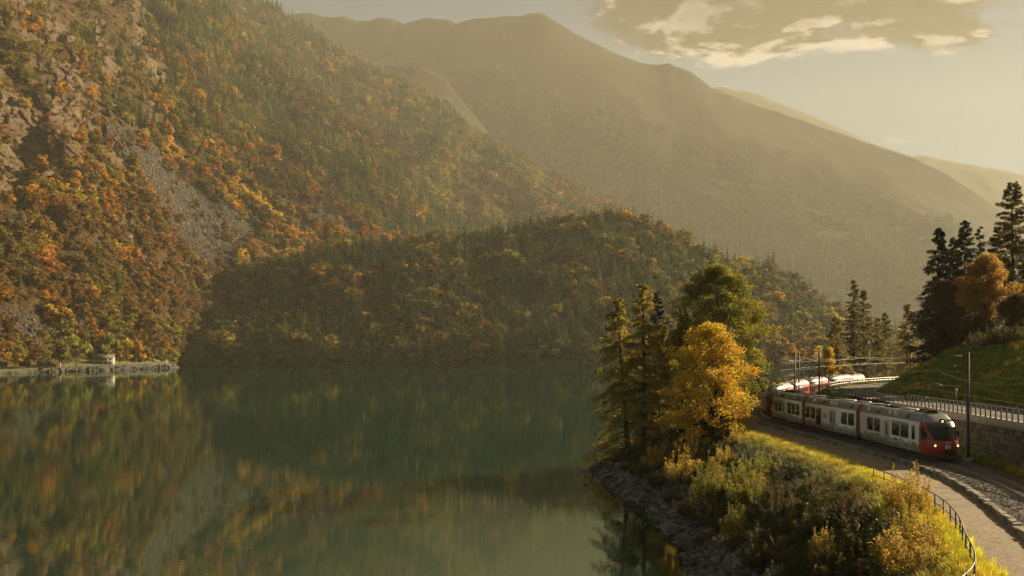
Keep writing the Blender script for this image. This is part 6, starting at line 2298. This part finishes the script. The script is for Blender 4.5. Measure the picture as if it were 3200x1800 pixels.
def slope_tree(px, foot, top, shape, tint, label, L, w=1.0, name='broadleaf_tree', group=None):
    x, y, z = surf(L, px, foot)
    H = (foot - top) / FP * y
    o = bpy.data.objects.new(name, PROTO[shape]); o.location = (x, y, z - 0.5)
    r = random.Random(int(px * 17 + top)); o.rotation_euler = (0, 0, r.uniform(0, 6.28)); o.scale = (H * w, H * w, H)
    o['tint'] = [v * r.uniform(0.92, 1.08) for v in TINTS[tint]]
    COL.objects.link(o)
    return tag(o, label, 'tree', group)


slope_tree(163, 1022, 963, 10, 'yellow', 'left one of two bright yellow trees beside the lower scree', near_slope, 1.5, 'poplar_tree')
slope_tree(210, 1042, 975, 10, 'yellow', 'right one of two bright yellow trees beside the lower scree', near_slope, 1.35, 'poplar_tree')
slope_tree(772, 1006, 948, 8, 'pale', 'pale green fir standing alone on the dark lower hill', hill, 1.2, 'conifer_tree')
for k, (px, ft, tp) in enumerate([(722, 615, 560), (742, 622, 570), (760, 632, 578), (775, 645, 590), (795, 655, 602), (815, 668, 620), (838, 675, 635), (865, 700, 655)]):
    slope_tree(px, ft, tp, BROAD[k % 6], 'yellow', 'bright yellow tree %s of the golden row above the big scree' % ['at the upper end', 'second from the upper end', 'third from the upper end', 'fourth from the upper end', 'fourth from the lower end', 'third from the lower end', 'second from the lower end', 'at the lower end'][k], near_slope, 1.15, group='golden row above the scree')
for k, (px, ft, tp) in enumerate([(760, 840, 795), (830, 800, 760), (868, 825, 775), (905, 790, 750), (1040, 760, 725), (1085, 765, 728)]):
    slope_tree(px, ft, tp, BROAD[(k + 2) % 6], 'yellow', 'yellow tree at the foot of the slope, %s' % ['left of the saddle', 'above the hill edge', 'largest near the hill edge', 'on the hill edge', 'in the saddle', 'right side of the saddle'][k], near_slope if px < 800 else hill, 1.2, group='yellow trees by the saddle')
for k, (px, ft, tp) in enumerate([(1590, 790, 755), (1610, 800, 765), (1500, 830, 800), (1545, 825, 795), (1620, 835, 803), (1480, 860, 825), (1885, 975, 930), (1440, 890, 868)]):
    slope_tree(px, ft, tp, BROAD[(k + 1) % 6], 'amber' if k % 2 else 'yellow', 'golden crown among dark conifers %s' % ['high on the hill, left of a pair', 'high on the hill, right of a pair', 'mid hill, left of the glowing patch', 'mid hill, in the glowing patch', 'mid hill, right of the glowing patch', 'mid hill, lowest of the glowing patch', 'low on the hill beside the larches', 'on the left hillside bench'][k], hill, 1.35, group='golden crowns on the hill')
for k, (px, top, sh, tn, w) in enumerate([(2415, 1002, 1, 'rust', 0.8), (2466, 1035, 3, 'amber', 0.85), (2505, 1060, 5, 'amber', 0.9), (2560, 1050, 2, 'yellow', 0.8)]):
    shore_tree(px, top, 1110, sh, tn, 'hazy %s tree on the far shore %s' % (['rust', 'amber', 'low amber', 'yellow'][k], ['next to the maple crown', 'left of the masts', 'between the masts', 'right of the masts'][k]), w, Y=850, z=1.0)


def pylon(x, y, z, H, label):
    e = empty('power_pylon', (x, y, z), 0.5, label, 'pylon', 'power pylons on the hill')
    lat = MB()
    b, t = H * 0.09, H * 0.016
    lv = [(f, b + (t - b) * min(1, f * 1.15)) for f in np.linspace(0, 1, 9)]
    for sx in (-1, 1):
        for sy in (-1, 1):
            leg = MB()
            for (f0, r0), (f1, r1) in zip(lv[:-1], lv[1:]):
                leg.bar((sx * r0, sy * r0, f0 * H), (sx * r1, sy * r1, f1 * H), 0.16, 4)
            leg.build('leg', M_DARKSTEEL, e)
    for (f0, r0), (f1, r1) in zip(lv[:-1], lv[1:]):
        for a, c in (((-1, -1), (1, -1)), ((1, -1), (1, 1)), ((1, 1), (-1, 1)), ((-1, 1), (-1, -1))):
            lat.bar((a[0] * r0, a[1] * r0, f0 * H), (c[0] * r1, c[1] * r1, f1 * H), 0.09, 4)
            lat.bar((c[0] * r0, c[1] * r0, f0 * H), (a[0] * r1, a[1] * r1, f1 * H), 0.09, 4)
    lat.build('lattice', M_DARKSTEEL, e)
    for f, w in ((0.5, 0.26), (0.72, 0.17), (0.88, 0.12)):
        arm = MB(); arm.bar((-w * H, 0, f * H), (w * H, 0, f * H), 0.14, 4); arm.bar((-w * H, 0, f * H), (0, 0, f * H + 0.05 * H), 0.1, 4); arm.bar((w * H, 0, f * H), (0, 0, f * H + 0.05 * H), 0.1, 4)
        arm.build('cross_arm', M_DARKSTEEL, e)


for px, py, top, lab in ((1438, 758, 672, 'lattice pylon on the left crest of the wooded hill'), (2420, 868, 792, 'lattice pylon at the right end of the wooded hill'), (1679, 722, 682, 'small pylon tip on the hill crest left of the summit')):
    x, y, z = surf(hill, px, py)
    pylon(x, y, z - 2, (py - top) / FP * y + 4, lab)
x, y, z = surf(hill, 2420, 868)
for k, (dz, ex, ey) in enumerate(((20, 2640, 950), (20, 2645, 968), (14, 2610, 978), (14, 2615, 990), (8, 2600, 1000))):
    wire('power line strand sloping down from the right pylon, %s' % ['topmost', 'second from top', 'middle', 'second from bottom', 'lowest'][k], [(x, y, z + dz), P(ex, ey, 640)], 0.14, 6.0, 'power_line')


# --- boulders on the scree
scree_col = bpy.data.collections.new('scree_shapes')
for k in range(9):
    scree_col.objects.link(bpy.data.objects.new('boulder_%02d' % k, rock_mesh(700 + k, M_SCREE[k % 3], 0.6)))


def scree():
    rng = np.random.default_rng(88)
    pts, px, py = sample_layer(near_slope, 9000, rng, lambda L: L.mask[..., 1] + 0.0004)
    n = len(pts)
    s = np.clip(rng.lognormal(0.3, 0.5, n), 0.6, 4.5)
    instancer('scree_boulders', pts, np.stack([s, s, s * 1.2], 1), rng.uniform(0, 6.28, (n, 3)), rng.integers(0, 9, n), np.ones((n, 3)) * 0.15, scree_col, 'grey brown boulders of the scree fields on the steep slope')


scree()
